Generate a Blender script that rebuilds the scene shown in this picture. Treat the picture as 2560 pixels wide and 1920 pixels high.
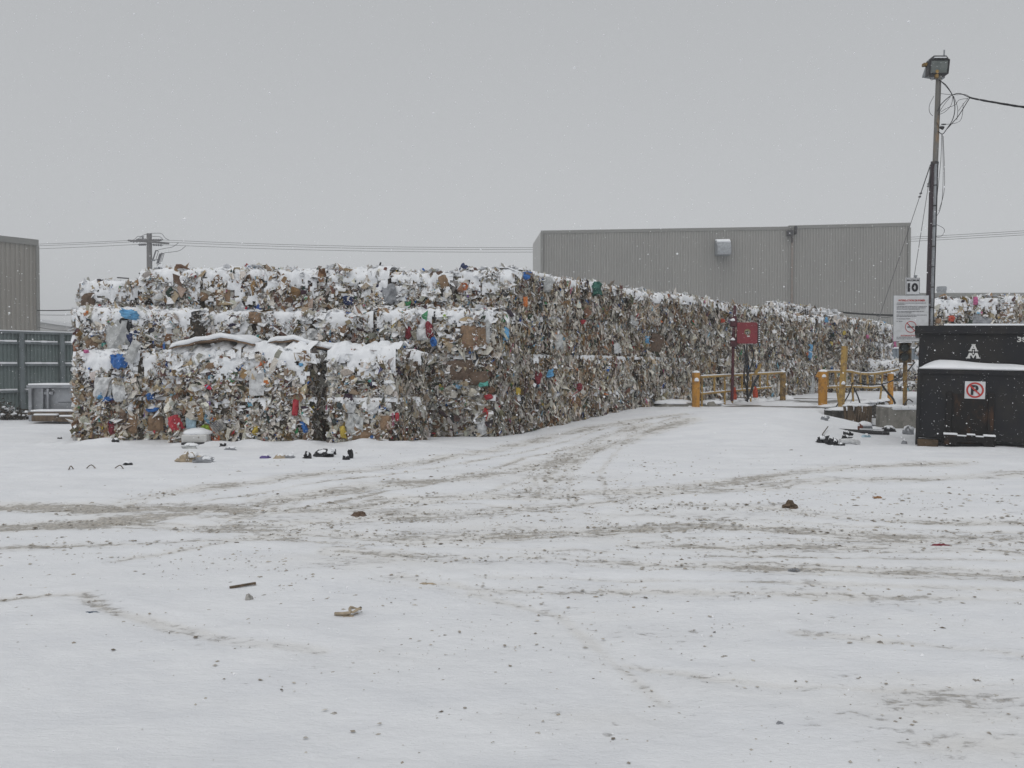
import bpy, bmesh, math, random
import numpy as np
from mathutils import Vector, Matrix

for o in list(bpy.data.objects):
    bpy.data.objects.remove(o)
SC = bpy.context.scene
COL = SC.collection
R = math.radians
random.seed(7)

# ------------------------------------------------------------------ camera, world, sun, exposure
F = 2100.0                      # focal length in pixels of the 2560 px wide photograph
CAMZ = 1.65
PITCH = math.atan(44.0 / F)
cam_d = bpy.data.cameras.new('camera')
cam = bpy.data.objects.new('camera', cam_d)
COL.objects.link(cam)
cam.location = (0, 0, CAMZ)
cam.rotation_euler = (math.pi / 2 - PITCH, 0, 0)
cam_d.sensor_width = 36.0
cam_d.lens = 36.0 * F / 2560.0
cam_d.clip_start = 0.05
cam_d.clip_end = 3000.0
SC.camera = cam

SUN_EL, SUN_AZ = 58.0, 200.0
world = bpy.data.worlds.new('World')
SC.world = world
world.use_nodes = True
wn, wl_ = world.node_tree.nodes, world.node_tree.links
wn.clear()
w_out = wn.new('ShaderNodeOutputWorld')
w_bg = wn.new('ShaderNodeBackground')
w_sky = wn.new('ShaderNodeTexSky')
w_sky.sky_type = 'NISHITA'
w_sky.sun_disc = False
w_sky.sun_elevation = R(SUN_EL)
w_sky.sun_rotation = R(SUN_AZ)
w_sky.air_density = 1.0
w_sky.dust_density = 3.0
w_hsv = wn.new('ShaderNodeHueSaturation')
w_hsv.inputs['Saturation'].default_value = 0.06
w_mix = wn.new('ShaderNodeMixRGB')          # thick even cloud cover over the sky
w_mix.inputs['Fac'].default_value = 0.66
w_mix.inputs['Color2'].default_value = (4.90, 5.06, 5.24, 1)
w_bg.inputs['Strength'].default_value = 0.10
wl_.new(w_sky.outputs['Color'], w_hsv.inputs['Color'])
wl_.new(w_hsv.outputs['Color'], w_mix.inputs['Color1'])
wl_.new(w_mix.outputs['Color'], w_bg.inputs['Color'])
wl_.new(w_bg.outputs['Background'], w_out.inputs['Surface'])

sun_d = bpy.data.lights.new('sun', 'SUN')
sun_d.energy = 0.8
sun_d.angle = R(100)
sun_d.color = (1.0, 0.975, 0.94)
sun = bpy.data.objects.new('sun', sun_d)
COL.objects.link(sun)
sun.location = (0, -10, 40)
sun.rotation_euler = (R(90 - SUN_EL), 0, R(-20))

SC.view_settings.view_transform = 'Standard'
SC.view_settings.look = 'None'
SC.view_settings.gamma = 1.0
SC.view_settings.exposure = 0.11
SC.cycles.max_bounces = 6
SC.cycles.diffuse_bounces = 3
SC.cycles.volume_bounces = 1

# ------------------------------------------------------------------ measuring helpers
CP, SP = math.cos(PITCH), math.sin(PITCH)

def ray(px, py):
    x = (px - 1280.0) / F
    y = -(py - 960.0) / F
    return Vector((x, CP + y * SP, -SP + y * CP))

def P(px, py, d):
    r = ray(px, py)
    k = d / r.y
    return Vector((r.x * k, d, CAMZ + r.z * k))

E2 = np.array([0.62, 0.7846])            # the yard's own axis: long pile side, scale, fence
N2 = np.array([0.7846, -0.62])
ENT = np.array([7.37, 25.0])             # middle of the scale entrance

def sstep(t):
    t = np.clip(t, 0.0, 1.0)
    return t * t * (3 - 2 * t)

_prm = np.random.RandomState(11).rand(256, 256)

def vnoise(x, y):
    xi = np.floor(x).astype(int); yi = np.floor(y).astype(int)
    fx = x - xi; fy = y - yi
    fx = fx * fx * (3 - 2 * fx); fy = fy * fy * (3 - 2 * fy)
    a = _prm[xi % 256, yi % 256]; b = _prm[(xi + 1) % 256, yi % 256]
    c = _prm[xi % 256, (yi + 1) % 256]; d = _prm[(xi + 1) % 256, (yi + 1) % 256]
    return (a * (1 - fx) + b * fx) * (1 - fy) + (c * (1 - fx) + d * fx) * fy

def fbm(x, y, o=4):
    s = 0.0; a = 0.5; t = 0.0
    for k in range(o):
        s = s + a * vnoise(x * 2 ** k + 17.3 * k, y * 2 ** k + 9.1 * k); t += a; a *= 0.55
    return s / t

def H(x, y):
    """height of the ground"""
    x = np.asarray(x, float); y = np.asarray(y, float)
    dx = x - ENT[0]; dy = y - ENT[1]
    s = dx * E2[0] + dy * E2[1]
    u = dx * N2[0] + dy * N2[1]
    rise = 0.45 * sstep((s + 8.9) / 6.6)
    wid = 2.4 - 2.0 * sstep((s + 1.1) / 1.4)
    fo = np.clip((u - 1.6) / wid, 0, 1)
    rise = rise * (1 - (.65 * fo + .35 * sstep(fo)))
    far = sstep((np.hypot(x, y) - 3) / 9)
    h = rise + 0.07 * (fbm(x * 0.45, y * 0.8 + 3, 3) - 0.5) * (0.4 + far) + 0.02 * (fbm(x * 2.2, y * 3.1, 2) - 0.5)
    # low drift along the foot of the front bales
    drift = np.exp(-((y - 17.75) / 0.35) ** 2) * sstep((x + 10.6) / 0.8) * (1 - sstep((x + 2.4) / 1.0))
    h = h + 0.16 * drift * np.clip(fbm(x * 1.3 + 40, y * 0.7, 3) * 2.2 - 0.65, 0, 1)
    drift2 = np.exp(-((x - 9.6) / 1.6) ** 2 - ((y - 16.55) / 0.7) ** 2)
    return h + 0.07 * drift2

def G(px, py):
    r = ray(px, py)
    lo, hi = 0.5, 90.0
    k = 0.5
    while k < 90:
        p = Vector((r.x * k, r.y * k, CAMZ + r.z * k))
        if p.z < float(H(p.x, p.y)):
            lo, hi = k - 0.25, k
            break
        k += 0.25
    for _ in range(20):
        m = (lo + hi) / 2
        if CAMZ + r.z * m < float(H(r.x * m, r.y * m)): hi = m
        else: lo = m
    return Vector((r.x * hi, r.y * hi, float(H(r.x * hi, r.y * hi))))

# ------------------------------------------------------------------ materials
MATS = {}

def mat(name, col, rough=0.7, col2=None, scale=4.0, contrast=(0.4, 0.6), bump=0.0, bscale=20.0, metal=0.0, detail=5.0, stretch=(1, 1, 1), spec=0.4):
    if name in MATS: return MATS[name]
    m = bpy.data.materials.new(name); m.use_nodes = True
    nt = m.node_tree; n = nt.nodes; l = nt.links
    b = n['Principled BSDF']
    b.inputs['Base Color'].default_value = (*col, 1)
    b.inputs['Roughness'].default_value = rough
    b.inputs['Metallic'].default_value = metal
    b.inputs['Specular IOR Level'].default_value = spec
    tc = n.new('ShaderNodeNewGeometry')
    mp = n.new('ShaderNodeMapping'); mp.inputs['Scale'].default_value = stretch
    l.new(tc.outputs['Position'], mp.inputs['Vector'])
    if col2 is not None:
        t = n.new('ShaderNodeTexNoise'); t.inputs['Scale'].default_value = scale; t.inputs['Detail'].default_value = detail; t.inputs['Roughness'].default_value = 0.62
        l.new(mp.outputs['Vector'], t.inputs['Vector'])
        mr = n.new('ShaderNodeMapRange'); mr.interpolation_type = 'SMOOTHSTEP'
        mr.inputs['From Min'].default_value = contrast[0]; mr.inputs['From Max'].default_value = contrast[1]
        l.new(t.outputs['Fac'], mr.inputs['Value'])
        mx = n.new('ShaderNodeMixRGB'); mx.inputs['Color1'].default_value = (*col, 1); mx.inputs['Color2'].default_value = (*col2, 1)
        l.new(mr.outputs['Result'], mx.inputs['Fac'])
        l.new(mx.outputs['Color'], b.inputs['Base Color'])
    if bump:
        t2 = n.new('ShaderNodeTexNoise'); t2.inputs['Scale'].default_value = bscale; t2.inputs['Detail'].default_value = 4
        l.new(mp.outputs['Vector'], t2.inputs['Vector'])
        bp = n.new('ShaderNodeBump'); bp.inputs['Strength'].default_value = bump; bp.inputs['Distance'].default_value = 0.03
        l.new(t2.outputs['Fac'], bp.inputs['Height']); l.new(bp.outputs['Normal'], b.inputs['Normal'])
    MATS[name] = m
    return m

SNOWC = (0.80, 0.815, 0.84)
M_SNOW = mat('snow', SNOWC, 0.75, (0.74, 0.76, 0.79), 2.5, (0.35, 0.7), 0.35, 14.0, spec=0.2)
M_YEL = mat('yellow_paint', (0.47, 0.225, 0.035), 0.65, (0.22, 0.115, 0.04), 8.0, (0.47, 0.72), 0.2, 30.0)
M_YEL2 = mat('pale_yellow_paint', (0.40, 0.255, 0.07), 0.7, (0.20, 0.13, 0.06), 9.0, (0.42, 0.70), 0.2, 30.0)
M_YELD = mat('dirty_yellow_paint', (0.30, 0.19, 0.06), 0.7, (0.10, 0.065, 0.035), 6.0, (0.40, 0.66), 0.2, 30.0)
M_BLACK = mat('black_rubber', (0.018, 0.018, 0.02), 0.6)
M_STEELD = mat('dark_steel', (0.035, 0.035, 0.04), 0.55, (0.07, 0.05, 0.04), 8.0, (0.5, 0.75))
M_GALV = mat('galvanised_steel', (0.30, 0.32, 0.34), 0.5, (0.21, 0.22, 0.235), 5.0, (0.35, 0.65), metal=0.3)
M_WIRE = mat('wire_grey', (0.13, 0.13, 0.135), 0.6)
M_WOOD = mat('weathered_wood', (0.14, 0.10, 0.065), 0.85, (0.055, 0.042, 0.032), 12.0, (0.35, 0.7), 0.4, 40.0, stretch=(1, 1, 0.25))
M_CONC = mat('concrete', (0.25, 0.24, 0.215), 0.9, (0.15, 0.145, 0.13), 4.0, (0.38, 0.66), 0.3, 26.0)
M_CONCD = mat('dark_concrete', (0.075, 0.07, 0.065), 0.9, (0.035, 0.033, 0.03), 7.0, (0.35, 0.65), 0.4, 26.0)
M_WHITE = mat('white_sign_face', (0.60, 0.61, 0.63), 0.5, (0.50, 0.51, 0.52), 5.0, (0.4, 0.7))
M_INK = mat('black_ink', (0.012, 0.012, 0.016), 0.5)
M_REDINK = mat('red_ink', (0.42, 0.035, 0.03), 0.5)
M_DECAL = mat('white_decal', (0.58, 0.58, 0.57), 0.6, (0.30, 0.30, 0.30), 30.0, (0.55, 0.75))
M_GREYINK = mat('faded_ink', (0.10, 0.10, 0.115), 0.6)

# ------------------------------------------------------------------ object helpers
def wpos(o):
    v = Vector((0, 0, 0))
    while o is not None:
        v = v + o.location; o = o.parent
    return v

def tag(o, label=None, cat=None, group=None, kind=None):
    if label: o['label'] = label
    if cat: o['category'] = cat
    if group: o['group'] = group
    if kind: o['kind'] = kind
    return o

def thing(name, label, cat, loc, group=None):
    o = bpy.data.objects.new(name, None)
    COL.objects.link(o)
    o.location = loc
    o.empty_display_size = 0.2
    return tag(o, label, cat, group)

def link(name, me, m, parent=None):
    o = bpy.data.objects.new(name, me)
    COL.objects.link(o)
    if m is not None:
        me.materials.clear(); me.materials.append(m)
    if parent is not None: o.parent = parent
    return o

def np_mesh(name, V, Q, colors=None, smooth=False):
    """mesh from an (n,3) array and an (m,4) or (m,3) array; colors per face"""
    V = np.asarray(V, np.float32); Q = np.asarray(Q, np.int32)
    k = Q.shape[1]
    me = bpy.data.meshes.new(name)
    me.vertices.add(len(V)); me.vertices.foreach_set('co', V.ravel())
    me.loops.add(Q.size); me.loops.foreach_set('vertex_index', Q.ravel())
    me.polygons.add(len(Q))
    me.polygons.foreach_set('loop_start', np.arange(0, Q.size, k, dtype=np.int32))
    me.polygons.foreach_set('loop_total', np.full(len(Q), k, np.int32))
    me.polygons.foreach_set('use_smooth', np.full(len(Q), smooth, bool) if isinstance(smooth, bool) else smooth)
    me.update(calc_edges=True)
    if colors is not None:
        at = me.color_attributes.new('col', 'FLOAT_COLOR', 'CORNER')
        c = np.ones((len(Q), 4), np.float32); c[:, :3] = colors
        at.data.foreach_set('color', np.repeat(c, k, axis=0).ravel())
    me.validate()
    return me

class MB:
    """collects shapes in world coordinates, builds ONE mesh object"""
    def __init__(self): self.v = []; self.f = []
    def add(self, vs, fs):
        k = len(self.v); self.v += [tuple(v) for v in vs]; self.f += [tuple(i + k for i in f) for f in fs]; return self
    def box(self, c, s, rz=0.0, rx=0.0, ry=0.0, M=None):
        """centre, full size"""
        m = Matrix.Rotation(rz, 4, 'Z') @ Matrix.Rotation(ry, 4, 'Y') @ Matrix.Rotation(rx, 4, 'X')
        vs = []
        for z in (-.5, .5):
            for x, y in ((-.5, -.5), (.5, -.5), (.5, .5), (-.5, .5)):
                p = m @ Vector((x * s[0], y * s[1], z * s[2])) + Vector(c)
                vs.append(M @ p if M is not None else p)
        return self.add(vs, [(3, 2, 1, 0), (4, 5, 6, 7), (0, 1, 5, 4), (1, 2, 6, 5), (2, 3, 7, 6), (3, 0, 4, 7)])
    def tube(self, pts, r, n=6, caps=True, r2=None):
        pts = [Vector(p) for p in pts]
        rings = []
        up = Vector((0, 0, 1))
        for i, p in enumerate(pts):
            a = pts[max(i - 1, 0)]; b = pts[min(i + 1, len(pts) - 1)]
            t = (b - a).normalized()
            if abs(t.dot(up)) > 0.95: up = Vector((1, 0, 0))
            x = t.cross(up).normalized(); y = x.cross(t).normalized(); up = y
            rr = r if r2 is None else r + (r2 - r) * i / (len(pts) - 1)
            rings.append([p + (x * math.cos(2 * math.pi * k / n) + y * math.sin(2 * math.pi * k / n)) * rr for k in range(n)])
        vs = [v for g in rings for v in g]; fs = []
        for i in range(len(rings) - 1):
            for k in range(n):
                a = i * n + k; b = i * n + (k + 1) % n
                fs.append((a, b, b + n, a + n))
        if caps: fs += [tuple(range(n))[::-1], tuple(range((len(rings) - 1) * n, len(rings) * n))]
        return self.add(vs, fs)
    def poly_prism(self, pts2, O, X, Y, Z, depth):
        """outline in the X,Y plane at O, thickened along Z"""
        n = len(pts2)
        a = [O + X * p[0] + Y * p[1] for p in pts2]; b = [q + Z * depth for q in a]
        fs = [tuple(range(n)), tuple(range(2 * n - 1, n - 1, -1))]
        for i in range(n): fs.append((i, i + n, (i + 1) % n + n, (i + 1) % n))
        return self.add(a + b, fs)
    def build(self, name, m, parent=None, bevel=0.0, smooth=False):
        off = wpos(parent) if parent is not None else Vector((0, 0, 0))
        me = bpy.data.meshes.new(name)
        me.from_pydata([Vector(v) - off for v in self.v], [], self.f)
        bm = bmesh.new(); bm.from_mesh(me)
        if bevel: bmesh.ops.bevel(bm, geom=list(bm.edges), offset=bevel, segments=1, affect='EDGES', profile=0.5)
        bmesh.ops.recalc_face_normals(bm, faces=list(bm.faces))
        bm.to_mesh(me); bm.free()
        if smooth:
            for p in me.polygons: p.use_smooth = True
        return link(name, me, m, parent)

def sagline(a, b, sag, n=14):
    a = Vector(a); b = Vector(b)
    return [a.lerp(b, i / n) - Vector((0, 0, sag * 4 * (i / n) * (1 - i / n))) for i in range(n + 1)]

def bez(*pts, n=8):
    """smooth (Catmull-Rom) curve through points"""
    p = [Vector(q) for q in pts]; out = []
    for i in range(len(p) - 1):
        p0 = p[max(i - 1, 0)]; p1 = p[i]; p2 = p[i + 1]; p3 = p[min(i + 2, len(p) - 1)]
        for k in range(n):
            t = k / n
            out.append(0.5 * ((2 * p1) + (p2 - p0) * t + (2 * p0 - 5 * p1 + 4 * p2 - p3) * t * t + (3 * p1 - p0 - 3 * p2 + p3) * t ** 3))
    out.append(p[-1]); return out

def text(name, s, O, X, Y, height, m, parent, width=None, bold=0.0, depth=0.004):
    """lettering centred at O; X right, Y up in world space"""
    cu = bpy.data.curves.new('t', 'FONT'); cu.body = s; cu.align_x = 'CENTER'; cu.align_y = 'CENTER'
    cu.size = 1.0; cu.offset = bold; cu.extrude = 0.0; cu.resolution_u = 3
    ob = bpy.data.objects.new('t', cu); COL.objects.link(ob)
    bpy.context.view_layer.update()
    me = bpy.data.meshes.new_from_object(ob.evaluated_get(bpy.context.evaluated_depsgraph_get()))
    bpy.data.objects.remove(ob); bpy.data.curves.remove(cu)
    xs = [v.co.x for v in me.vertices]; ys = [v.co.y for v in me.vertices]
    cx, cy = (min(xs) + max(xs)) / 2, (min(ys) + max(ys)) / 2
    ky = height / (max(ys) - min(ys)); kx = ky if width is None else width / (max(xs) - min(xs))
    Z = X.cross(Y).normalized(); off = wpos(parent)
    for v in me.vertices:
        v.co = O + X * ((v.co.x - cx) * kx) + Y * ((v.co.y - cy) * ky) + Z * depth - off
    me.name = name
    return link(name, me, m, parent)

VX, VY, VZ = Vector((1, 0, 0)), Vector((0, 1, 0)), Vector((0, 0, 1))

def lump_mesh(c, s, seed, crumple=0.25, n=12, m=8, flat=-0.35, rz=0.0):
    """crumpled closed lump; bottom flattened below `flat`"""
    rg = np.random.RandomState(seed)
    vs = []; fs = []
    ph = rg.rand(6) * 6.28
    for j in range(m + 1):
        th = math.pi * j / m
        for i in range(n):
            a = 2 * math.pi * i / n
            k = 1 + crumple * (0.5 * math.sin(3 * a + ph[0] + 2 * th) + 0.5 * math.sin(5 * a + ph[1] - 3 * th) + rg.uniform(-0.9, 0.9))
            x, y, z = math.sin(th) * math.cos(a) * k, math.sin(th) * math.sin(a) * k, math.cos(th) * k
            z = max(z, flat)
            X = x * s[0] / 2; Y = y * s[1] / 2
            vs.append((c[0] + X * math.cos(rz) - Y * math.sin(rz), c[1] + X * math.sin(rz) + Y * math.cos(rz), c[2] + (z - flat) * s[2] / (1 - flat)))
    for j in range(m):
        for i in range(n):
            a = j * n + i; b = j * n + (i + 1) % n
            fs.append((a, b, b + n, a + n))
    return vs, fs

# ------------------------------------------------------------------ GROUND
def px_line(pts): return np.array([list(G(*p))[:2] for p in pts])

TRACKS = [   # (pixels on the snow, half width m, strength)
    ([(-200, 1272), (0, 1271), (130, 1269), (280, 1274), (420, 1271), (600, 1276)], 0.31, 0.90),
    ([(-200, 1322), (0, 1319), (100, 1313), (220, 1310), (330, 1299), (460, 1288)], 0.25, 0.85),
    ([(320, 1262), (400, 1236), (500, 1221), (640, 1206), (850, 1181), (1000, 1165), (1200, 1130), (1400, 1085), (1560, 1056), (1700, 1036)], 0.34, 0.53),
    ([(600, 1290), (700, 1246), (850, 1226), (1000, 1206), (1200, 1189), (1400, 1150), (1500, 1116), (1600, 1086), (1720, 1050)], 0.40, 0.57),
    ([(1340, 1240), (1370, 1190), (1430, 1135), (1500, 1098), (1620, 1060)], 0.39, 0.47),
    ([(620, 1284), (800, 1275), (1000, 1250), (1200, 1240), (1400, 1235), (1600, 1226), (1750, 1214), (1900, 1195), (2100, 1168), (2400, 1155)], 0.34, 0.53),
    ([(500, 1322), (700, 1312), (900, 1300), (1100, 1290), (1300, 1272), (1500, 1258), (1700, 1230), (2000, 1206), (2600, 1182)], 0.31, 0.52),
    ([(300, 1312), (500, 1322), (800, 1332), (1050, 1352), (1250, 1342), (1500, 1330), (1750, 1312), (1900, 1320), (2200, 1340), (2600, 1346)], 0.31, 0.57),
    ([(850, 1378), (1100, 1395), (1300, 1391), (1450, 1401), (1600, 1411), (1900, 1416), (2200, 1430), (2600, 1440)], 0.23, 0.53),
    ([(1600, 1272), (1750, 1262), (1950, 1272), (2100, 1290), (2350, 1305), (2600, 1306)], 0.28, 0.52),
    ([(1600, 1362), (1900, 1366), (2200, 1371), (2600, 1382)], 0.28, 0.45),
    ([(-200, 1370), (100, 1366), (300, 1360), (500, 1352), (750, 1345)], 0.16, 0.43),
    ([(0, 1498), (200, 1482), (260, 1520), (420, 1565), (560, 1600), (800, 1625)], 0.12, 0.36),
    ([(1000, 1440), (1200, 1475), (1400, 1480), (1650, 1478), (1900, 1482), (2200, 1492), (2600, 1500)], 0.19, 0.39),
    ([(1180, 1480), (1400, 1540), (1560, 1680), (1660, 1760)], 0.16, 0.36),
    ([(1560, 1660), (1800, 1700), (2000, 1715), (2300, 1725), (2600, 1700)], 0.09, 0.36),
    ([(2000, 1580), (2250, 1605), (2600, 1640)], 0.12, 0.36),
]
TRACKS += [
    ([(1690, 1036), (1480, 1080), (1250, 1140), (950, 1190), (650, 1232), (420, 1268), (150, 1290)], .13, .42),
    ([(1700, 1042), (1500, 1092), (1300, 1150), (1050, 1215), (800, 1262), (500, 1300)], .12, .45),
    ([(1710, 1046), (1540, 1100), (1400, 1165), (1240, 1225), (1000, 1275), (700, 1335), (300, 1400)], .13, .40),
    ([(1620, 1062), (1500, 1115), (1430, 1175), (1420, 1235), (1500, 1300), (1700, 1350)], .13, .36),
    ([(1660, 1056), (1560, 1110), (1500, 1180), (1520, 1240), (1680, 1290), (2000, 1330)], .13, .34),
    ([(900, 1240), (1200, 1262), (1500, 1285), (1900, 1300), (2300, 1325), (2600, 1330)], .12, .42),
    ([(600, 1340), (900, 1362), (1200, 1372), (1600, 1385), (2000, 1395), (2600, 1405)], .12, .40),
    ([(1300, 1330), (1600, 1342), (1900, 1345), (2300, 1358), (2600, 1362)], .10, .40),
    ([(1750, 1200), (2000, 1222), (2300, 1232), (2600, 1240)], .12, .32),
    ([(1200, 1440), (1500, 1450), (1900, 1455), (2300, 1468), (2600, 1478)], .10, .36),
]
PATCH = [((1000, 1290), 2.8, 1.1, 0.50), ((1250, 1330), 3.2, 1.0, 0.48), ((800, 1310), 2.4, .8, 0.48), ((1700, 1290), 3.4, 1.3, 0.42), ((450, 1290), 2.6, .7, .45), ((1350, 1190), 2.2, 2.0, .40), ((1100, 1400), 2.2, .6, .44), ((1850, 1370), 3.0, .8, .40), ((2250, 1290), 3.0, 1.0, .36),
         ((2350, 1760), 1.0, .5, 0.50), ((2450, 1860), .6, .3, 0.5), ((1900, 1720), 1.0, .4, .40), ((1450, 1800), .7, .3, .36), ((1500, 1560), 1.3, .8, 0.32), ((1950, 1560), 2.0, .6, 0.25), ((900, 1640), 0.8, .5, 0.30), ((1150, 1420), 1.8, .8, .32), ((2100, 1420), 2.4, .7, .3)]

def build_ground():
    th = np.concatenate([np.linspace(-180, -44, 34)[:-1], np.linspace(-44, 44, 620), np.linspace(44, 180, 34)[1:]])
    r = np.concatenate([np.geomspace(0.35, 2.6, 18)[:-1], np.geomspace(2.6, 62, 520), np.geomspace(62, 900, 26)[1:]])
    th = np.radians(th)
    T, Rr = np.meshgrid(th, r)
    X = Rr * np.sin(T); Y = Rr * np.cos(T)
    x = X.ravel(); y = Y.ravel()
    z = H(x, y)
    D = np.zeros_like(x); RUT = np.zeros_like(x)
    near = (np.hypot(x, y) < 45) & (np.abs(T.ravel()) < R(46))
    xn, yn = x[near], y[near]
    wob = (fbm(xn * 1.7, yn * 1.7, 3) - 0.5) * 0.5
    dn = np.zeros_like(xn); rn = np.zeros_like(xn)
    for pts, hw, st in TRACKS:
        L = px_line(pts)
        best = np.full_like(xn, 1e9)
        for a, b in zip(L[:-1], L[1:]):
            ab = b - a; l2 = ab @ ab + 1e-9
            t = np.clip(((xn - a[0]) * ab[0] + (yn - a[1]) * ab[1]) / l2, 0, 1)
            best = np.minimum(best, np.hypot(xn - a[0] - t * ab[0], yn - a[1] - t * ab[1]))
        bd = np.abs(best + wob * hw * 1.6)
        core = np.exp(-(bd / hw) ** 2); tread = 1 + .30 * np.cos(bd * 2 * math.pi / .17)
        dn = np.maximum(dn, st * core * tread + 0.25 * st * np.exp(-(bd / (hw * 3)) ** 2))
        rn = rn - st * 0.018 * core * tread + st * 0.014 * np.exp(-((bd - hw * 1.7) / (hw * 0.6)) ** 2)
    for (pc, sx, sy, st) in PATCH:
        c = G(*pc)
        dn = np.maximum(dn, st * np.exp(-((xn - c.x) / sx) ** 2 - ((yn - c.y) / sy) ** 2))
    dn = dn * (.55 + .9 * fbm(xn * .9 + 5, yn * 2.6, 4))
    D[near] = dn; RUT[near] = rn
    rough = fbm(x * 5.5, y * 7.0, 3) - 0.5
    fine = fbm(x * 17, y * 19, 2) - 0.5
    z = z + RUT + near * (0.012 * rough + D * (0.022 * rough + 0.018 * fine) + .035 * (fbm(x * .8, y * 1.9 + 7, 3) - .5) * np.exp(-(np.hypot(x, y) / 7) ** 2))
    V = np.stack([x, y, z], 1)
    nr, nt = X.shape
    idx = np.arange(nr * nt).reshape(nr, nt)
    Q = np.stack([idx[:-1, :-1], idx[:-1, 1:], idx[1:, 1:], idx[1:, :-1]], -1).reshape(-1, 4)[:, ::-1]
    me = np_mesh('ground', V, Q, smooth=True)
    at = me.attributes.new('dirt', 'FLOAT', 'POINT'); at.data.foreach_set('value', D.astype(np.float32))
    m = bpy.data.materials.new('trodden_snow'); m.use_nodes = True
    n = m.node_tree.nodes; l = m.node_tree.links; b = n['Principled BSDF']
    b.inputs['Roughness'].default_value = 0.7; b.inputs['Specular IOR Level'].default_value = 0.2
    geo = n.new('ShaderNodeNewGeometry'); ad = n.new('ShaderNodeAttribute'); ad.attribute_name = 'dirt'
    def noise(sc, det, ro, stretch=None):
        t = n.new('ShaderNodeTexNoise'); t.inputs['Scale'].default_value = sc; t.inputs['Detail'].default_value = det; t.inputs['Roughness'].default_value = ro
        if stretch:
            mp = n.new('ShaderNodeMapping'); mp.inputs['Scale'].default_value = stretch
            l.new(geo.outputs['Position'], mp.inputs['Vector']); l.new(mp.outputs['Vector'], t.inputs['Vector'])
        else: l.new(geo.outputs['Position'], t.inputs['Vector'])
        return t.outputs['Fac']
    def mth(op, a, c, clamp=False):
        q = n.new('ShaderNodeMath'); q.operation = op; q.use_clamp = clamp
        for i, v in enumerate((a, c)):
            if isinstance(v, (int, float)): q.inputs[i].default_value = v
            else: l.new(v, q.inputs[i])
        return q.outputs[0]
    def mapr(v, a, c, d=0.0, e=1.0):
        q = n.new('ShaderNodeMapRange'); q.interpolation_type = 'SMOOTHSTEP'
        q.inputs['From Min'].default_value = a; q.inputs['From Max'].default_value = c; q.inputs['To Min'].default_value = d; q.inputs['To Max'].default_value = e
        l.new(v, q.inputs['Value']); return q.outputs['Result']
    def mixc(f, c1, c2):
        q = n.new('ShaderNodeMixRGB')
        if isinstance(f, float): q.inputs['Fac'].default_value = f
        else: l.new(f, q.inputs['Fac'])
        for i, c in ((1, c1), (2, c2)):
            if isinstance(c, tuple): q.inputs[i].default_value = (*c, 1)
            else: l.new(c, q.inputs[i])
        return q.outputs['Color']
    nf = noise(11.0, 7.0, 0.72, (0.7, 1.5, 1)); nm = noise(1.6, 5.0, 0.6, (0.8, 1.4, 1)); nl = noise(0.35, 3.0, 0.5); nd = noise(30.0, 4.0, 0.6)
    base = mixc(mapr(nm, 0.35, 0.7), (0.80, 0.815, 0.84), (0.735, 0.752, 0.785))
    base = mixc(mapr(nl, 0.4, 0.65, 0.0, 0.5), base, (0.76, 0.775, 0.80))
    val = mth('ADD', nf, mth('MULTIPLY', mth('SUBTRACT', nm, 0.5), 0.55))
    lvl = mth('SUBTRACT', val, mth('SUBTRACT', 0.735, mth('MULTIPLY', ad.outputs['Fac'], 0.40)))
    mask = mapr(lvl, 0.0, 0.14, 0.0, 0.66)
    slush = mapr(ad.outputs['Fac'], 0.12, 0.85, 0.0, 0.60)
    dcol = mixc(mapr(nd, 0.4, 0.62), (0.40, 0.365, 0.315), (0.16, 0.142, 0.122))
    base = mixc(slush, base, (0.63, 0.605, 0.56))
    l.new(mixc(mask, base, dcol), b.inputs['Base Color'])
    bp = n.new('ShaderNodeBump'); bp.inputs['Strength'].default_value = 0.55; bp.inputs['Distance'].default_value = 0.05
    l.new(mth('ADD', mth('MULTIPLY', nf, 0.8), mth('MULTIPLY', mask, 0.5)), bp.inputs['Height']); l.new(bp.outputs['Normal'], b.inputs['Normal'])
    o = link('ground', me, m)
    tag(o, 'snow covered yard with dirty tyre tracks', 'ground', kind='structure')
build_ground()

# ------------------------------------------------------------------ COMPRESSED WASTE BALES
M_TRASH = bpy.data.materials.new('mixed_waste'); M_TRASH.use_nodes = True
_n = M_TRASH.node_tree.nodes; _l = M_TRASH.node_tree.links
_b = _n['Principled BSDF']; _b.inputs['Roughness'].default_value = 0.62; _b.inputs['Specular IOR Level'].default_value = 0.35
_a = _n.new('ShaderNodeAttribute'); _a.attribute_name = 'col'
_g = _n.new('ShaderNodeNewGeometry')
_t = _n.new('ShaderNodeTexNoise'); _t.inputs['Scale'].default_value = 38.0; _t.inputs['Detail'].default_value = 3
_l.new(_g.outputs['Position'], _t.inputs['Vector'])
_mr = _n.new('ShaderNodeMapRange'); _mr.inputs['From Min'].default_value = 0.3; _mr.inputs['From Max'].default_value = 0.7; _mr.inputs['To Min'].default_value = 0.72; _mr.inputs['To Max'].default_value = 1.12
_l.new(_t.outputs['Fac'], _mr.inputs['Value'])
_mx = _n.new('ShaderNodeMixRGB'); _mx.blend_type = 'MULTIPLY'; _mx.inputs['Fac'].default_value = 1.0
_l.new(_a.outputs['Color'], _mx.inputs['Color1']); _l.new(_mr.outputs['Result'], _mx.inputs['Color2'])
_l.new(_mx.outputs['Color'], _b.inputs['Base Color'])
M_CORE = mat('packed_waste_core', (0.055, 0.045, 0.037), 0.9, (0.11, 0.09, 0.07), 14.0, (0.4, 0.65), 0.5, 30.0)

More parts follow.
